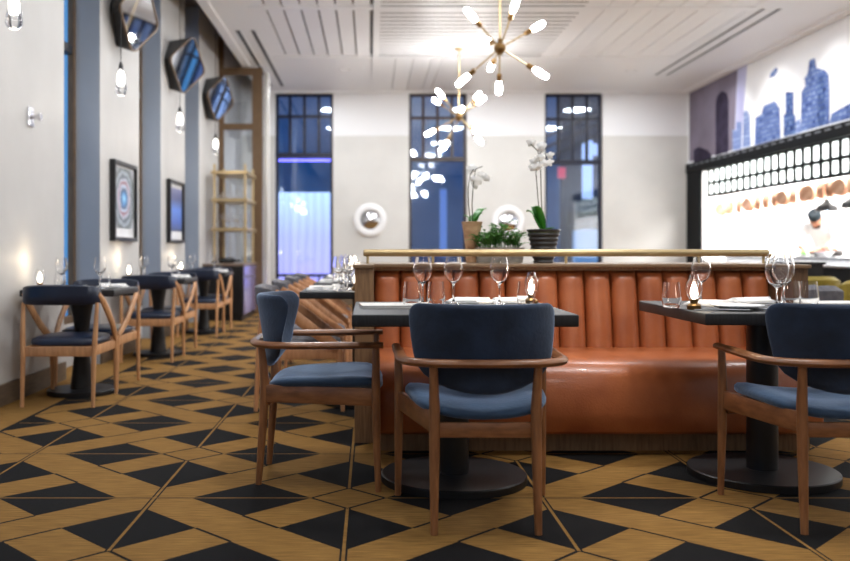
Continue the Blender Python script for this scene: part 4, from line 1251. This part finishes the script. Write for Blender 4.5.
for x, y, w in ((X_(531.5, 3.86), 3.86, 1.6), (X_(694, 3.52), 3.52, 1.6)):
    lamp('flame_glow', 'POINT', (x, y, ZT1 + .16), w, (1, .78, .5), .02)
# window wall tables
ZTW = .6975
ordn = ['nearest', 'middle', 'farthest']
for i, y in enumerate(TY):
    g_ = ['wine glasses on the %s window-wall table' % ordn[i], 'tumblers on the %s window-wall table' % ordn[i]]
    on = 'on the %s window-wall table' % ordn[i]
    place(wg, (-2.03, y - .06, ZTW), 0, 'wine glass closer to the wall ' + on, 'glass', g_[0])
    place(wg, (-1.79, y - .02, ZTW), 0, 'wine glass nearer the aisle ' + on, 'glass', g_[0])
    place(tu, (-1.74, y - .08, ZTW), 0, 'water tumbler nearer the aisle ' + on, 'glass', g_[1])
    place(tu, (-2.08, y + .06, ZTW), 0, 'water tumbler closer to the wall ' + on, 'glass', g_[1])
    place(nap, (-1.92, y - .17, ZTW), PI / 2, 'white napkin on the side facing the camera ' + on, 'napkin', 'napkins ' + on)
    place(nap, (-1.75, y + .14, ZTW), PI / 2, 'white napkin on the far side ' + on, 'napkin', 'napkins ' + on)
    place(ol, (-2.15, y - .12, ZTW), 0, 'small lit oil lamp against the wall ' + on, 'lamp', 'oil lamps along the window wall')
    lamp('flame_glow', 'POINT', (-2.15, y - .12, ZTW + .19), .9, (1, .8, .55), .03)
# row behind the divider
ZT2 = .7055
ordr = ['first', 'second', 'third']
for i, y in enumerate((5.58, 6.9, 8.15)):
    on = 'on the %s black table behind the divider end' % ordr[i]
    place(wg, (-.14, y - .10, ZT2), 0, 'wine glass closer to the divider ' + on, 'glass', 'wine glasses ' + on)
    place(wg, (-.20, y + .12, ZT2), 0, 'wine glass set back ' + on, 'glass', 'wine glasses ' + on)
    place(tu, (-.19, y - .20, ZT2), 0, 'water tumbler ' + on, 'glass')
    place(nap, (-.31, y - .14, ZT2), .1, 'white napkin toward the camera ' + on, 'napkin', 'napkins ' + on)
    place(menu, (-.29, y + .15, ZT2), .05, 'pale menus ' + on, 'menu')
    place(ol, (-.085, y - .18, ZT2), 0, 'lit oil lamp ' + on, 'lamp')
    lamp('flame_glow', 'POINT', (-.085, y - .18, ZT2 + .17), 2.0, (1, .85, .65), .03)
# glasses on the brass shelves
for t_, z in enumerate(SZ[:2]):
    for j in range(8):
        zz = .767 + z + .0255
        place(tu if t_ else wg, (-1.92 - .19 + .125 * (j % 4), 12.6 - .3 + .3 * (j // 4), zz), 0, ['stemmed glass among those on the lowest brass shelf', 'tumbler among those on the middle brass shelf'][t_], 'glass', ['stemmed glasses on the lowest brass shelf', 'tumblers on the middle brass shelf'][t_])
o = MB().lathe([(.001, 0), (.038, 0), (.038, .19), (.014, .25), (.014, .31), (.001, .31)], 16, cap=False).build('wine_bottle', base_mat('dark_bottle', (16, 20, 22), .15))
o.location = (-2.02, 12.25, .7655 + .04); o.rotation_euler = (0, 1.15, .9); o.location.z = .768 + .02
o.location = (-2.05, 12.2, .806); o.rotation_euler = (0, PI / 2, .6); tag(o, 'dark bottle lying on the sideboard under the brass shelf', 'bottle')

# ------------------------------------------------------------------ right-hand seats beyond the divider
def tub_chair(name, fab, w=.34):
    e = empty(name, (0, 0, 0)); rows = []
    for i in range(25):
        a = PI * 1.0 * (-.15 + 1.3 * i / 24) + PI; c_, s_ = math.cos(a), math.sin(a)
        top = .74 - .10 * (1 - abs(math.sin((i / 24) * PI)) ** .5)
        ro, ri = w, w - .07
        rows.append([V((ro * c_, ro * s_, .16)), V((ro * 1.03 * c_, ro * 1.03 * s_, top - .03)), V(((ro + ri) / 2 * c_, (ro + ri) / 2 * s_, top)), V((ri * c_, ri * s_, top - .03)), V((ri * .98 * c_, ri * .98 * s_, .16))])
    MB().rings(rows).build('shell', fab, e, 50)
    MB().lathe([(.001, .16), (w - .08, .16), (w - .06, .19), (w - .06, .40), (w - .1, .44), (.001, .455)], 28, cap=False).build('seat', fab, e, 50)
    for sx in (-1, 1):
        for sy in (-1, 1): MB().tube([(.2 * sx, .2 * sy, 0), (.17 * sx, .17 * sy, .17)], [.012, .02], 10).build('leg', walnut, e)
    return e
gt = tub_chair('tub_chair', grey_fabric, .26)
place(gt, (2.61, 5.5, 0), .3, 'grey upholstered tub chair just beyond the dark end of the divider', 'chair')
ot = tub_chair('tub_chair', olive, .36)
place(ot, (3.5, 7.45, 0), .2, 'olive velvet tub chair between the divider end and the kitchen opening', 'chair', 'olive tub chairs near the kitchen')
place(ot, (4.0, 6.85, 0), -.4, 'olive velvet tub chair cut off by the picture edge, behind the blue chair', 'chair', 'olive tub chairs near the kitchen')
e = empty('service_station', (3.88, 8.2, 0)); tag(e, 'dark service stand with thin top between divider and kitchen opening', 'stand')
MB().box(-.17, .17, -.2, .2, 0, .82, .003).build('body', black_frame, e, 0)
MB().box(-.19, .19, -.22, .22, .82, .843, .003).build('top', iron, e, 0)

# ------------------------------------------------------------------ world, camera, view
w = bpy.data.worlds.new('World'); SC.world = w; w.use_nodes = True
bgn = w.node_tree.nodes['Background']; bgn.inputs[0].default_value = srgb((78, 138, 186)); bgn.inputs[1].default_value = 1.7
# added spots without fittings light the mural, the piers and the bench tables
def aim(o, t):
    d = V(t) - o.location; o.rotation_euler = d.to_track_quat('-Z', 'Y').to_euler()
for y in (10.6, 12.2, 13.6):
    s = lamp('mural_wash', 'SPOT', (4.15, y, ZC - .12), 42, (1, .99, .97), .03, spot=1.15); aim(s, (XR, y, 2.62))
for y in (5.9, 8.1, 10.3):
    s = lamp('pier_wash', 'SPOT', (-1.55, y, ZC - .06), 12, (1, .98, .95), .08, spot=1.5); aim(s, (-2.2, y, 1.6))
for x in (.35, 1.6):
    s = lamp('table_fill', 'SPOT', (x, 3.4, ZC - .06), 60, (1, .96, .9), .08, spot=1.0); aim(s, (x, 3.9, .7))

cam = bpy.data.cameras.new('camera'); co = bpy.data.objects.new('camera', cam); COL.objects.link(co)
cam.sensor_width = 36; cam.lens = F / 850 * 36
cam.shift_x = (425 - CX) / 850; cam.shift_y = -(280.5 - CY) / 850
co.location = (0, 0, H); co.rotation_euler = (PI / 2, 0, 0)
cam.dof.use_dof = True; cam.dof.focus_distance = 3.5; cam.dof.aperture_fstop = 2.0
cam.clip_start = .05; cam.clip_end = 100
SC.camera = co
vs = SC.view_settings; vs.view_transform = 'Standard'; vs.look = 'None'; vs.gamma = 1; vs.use_curve_mapping = False
vs.exposure = 0.12
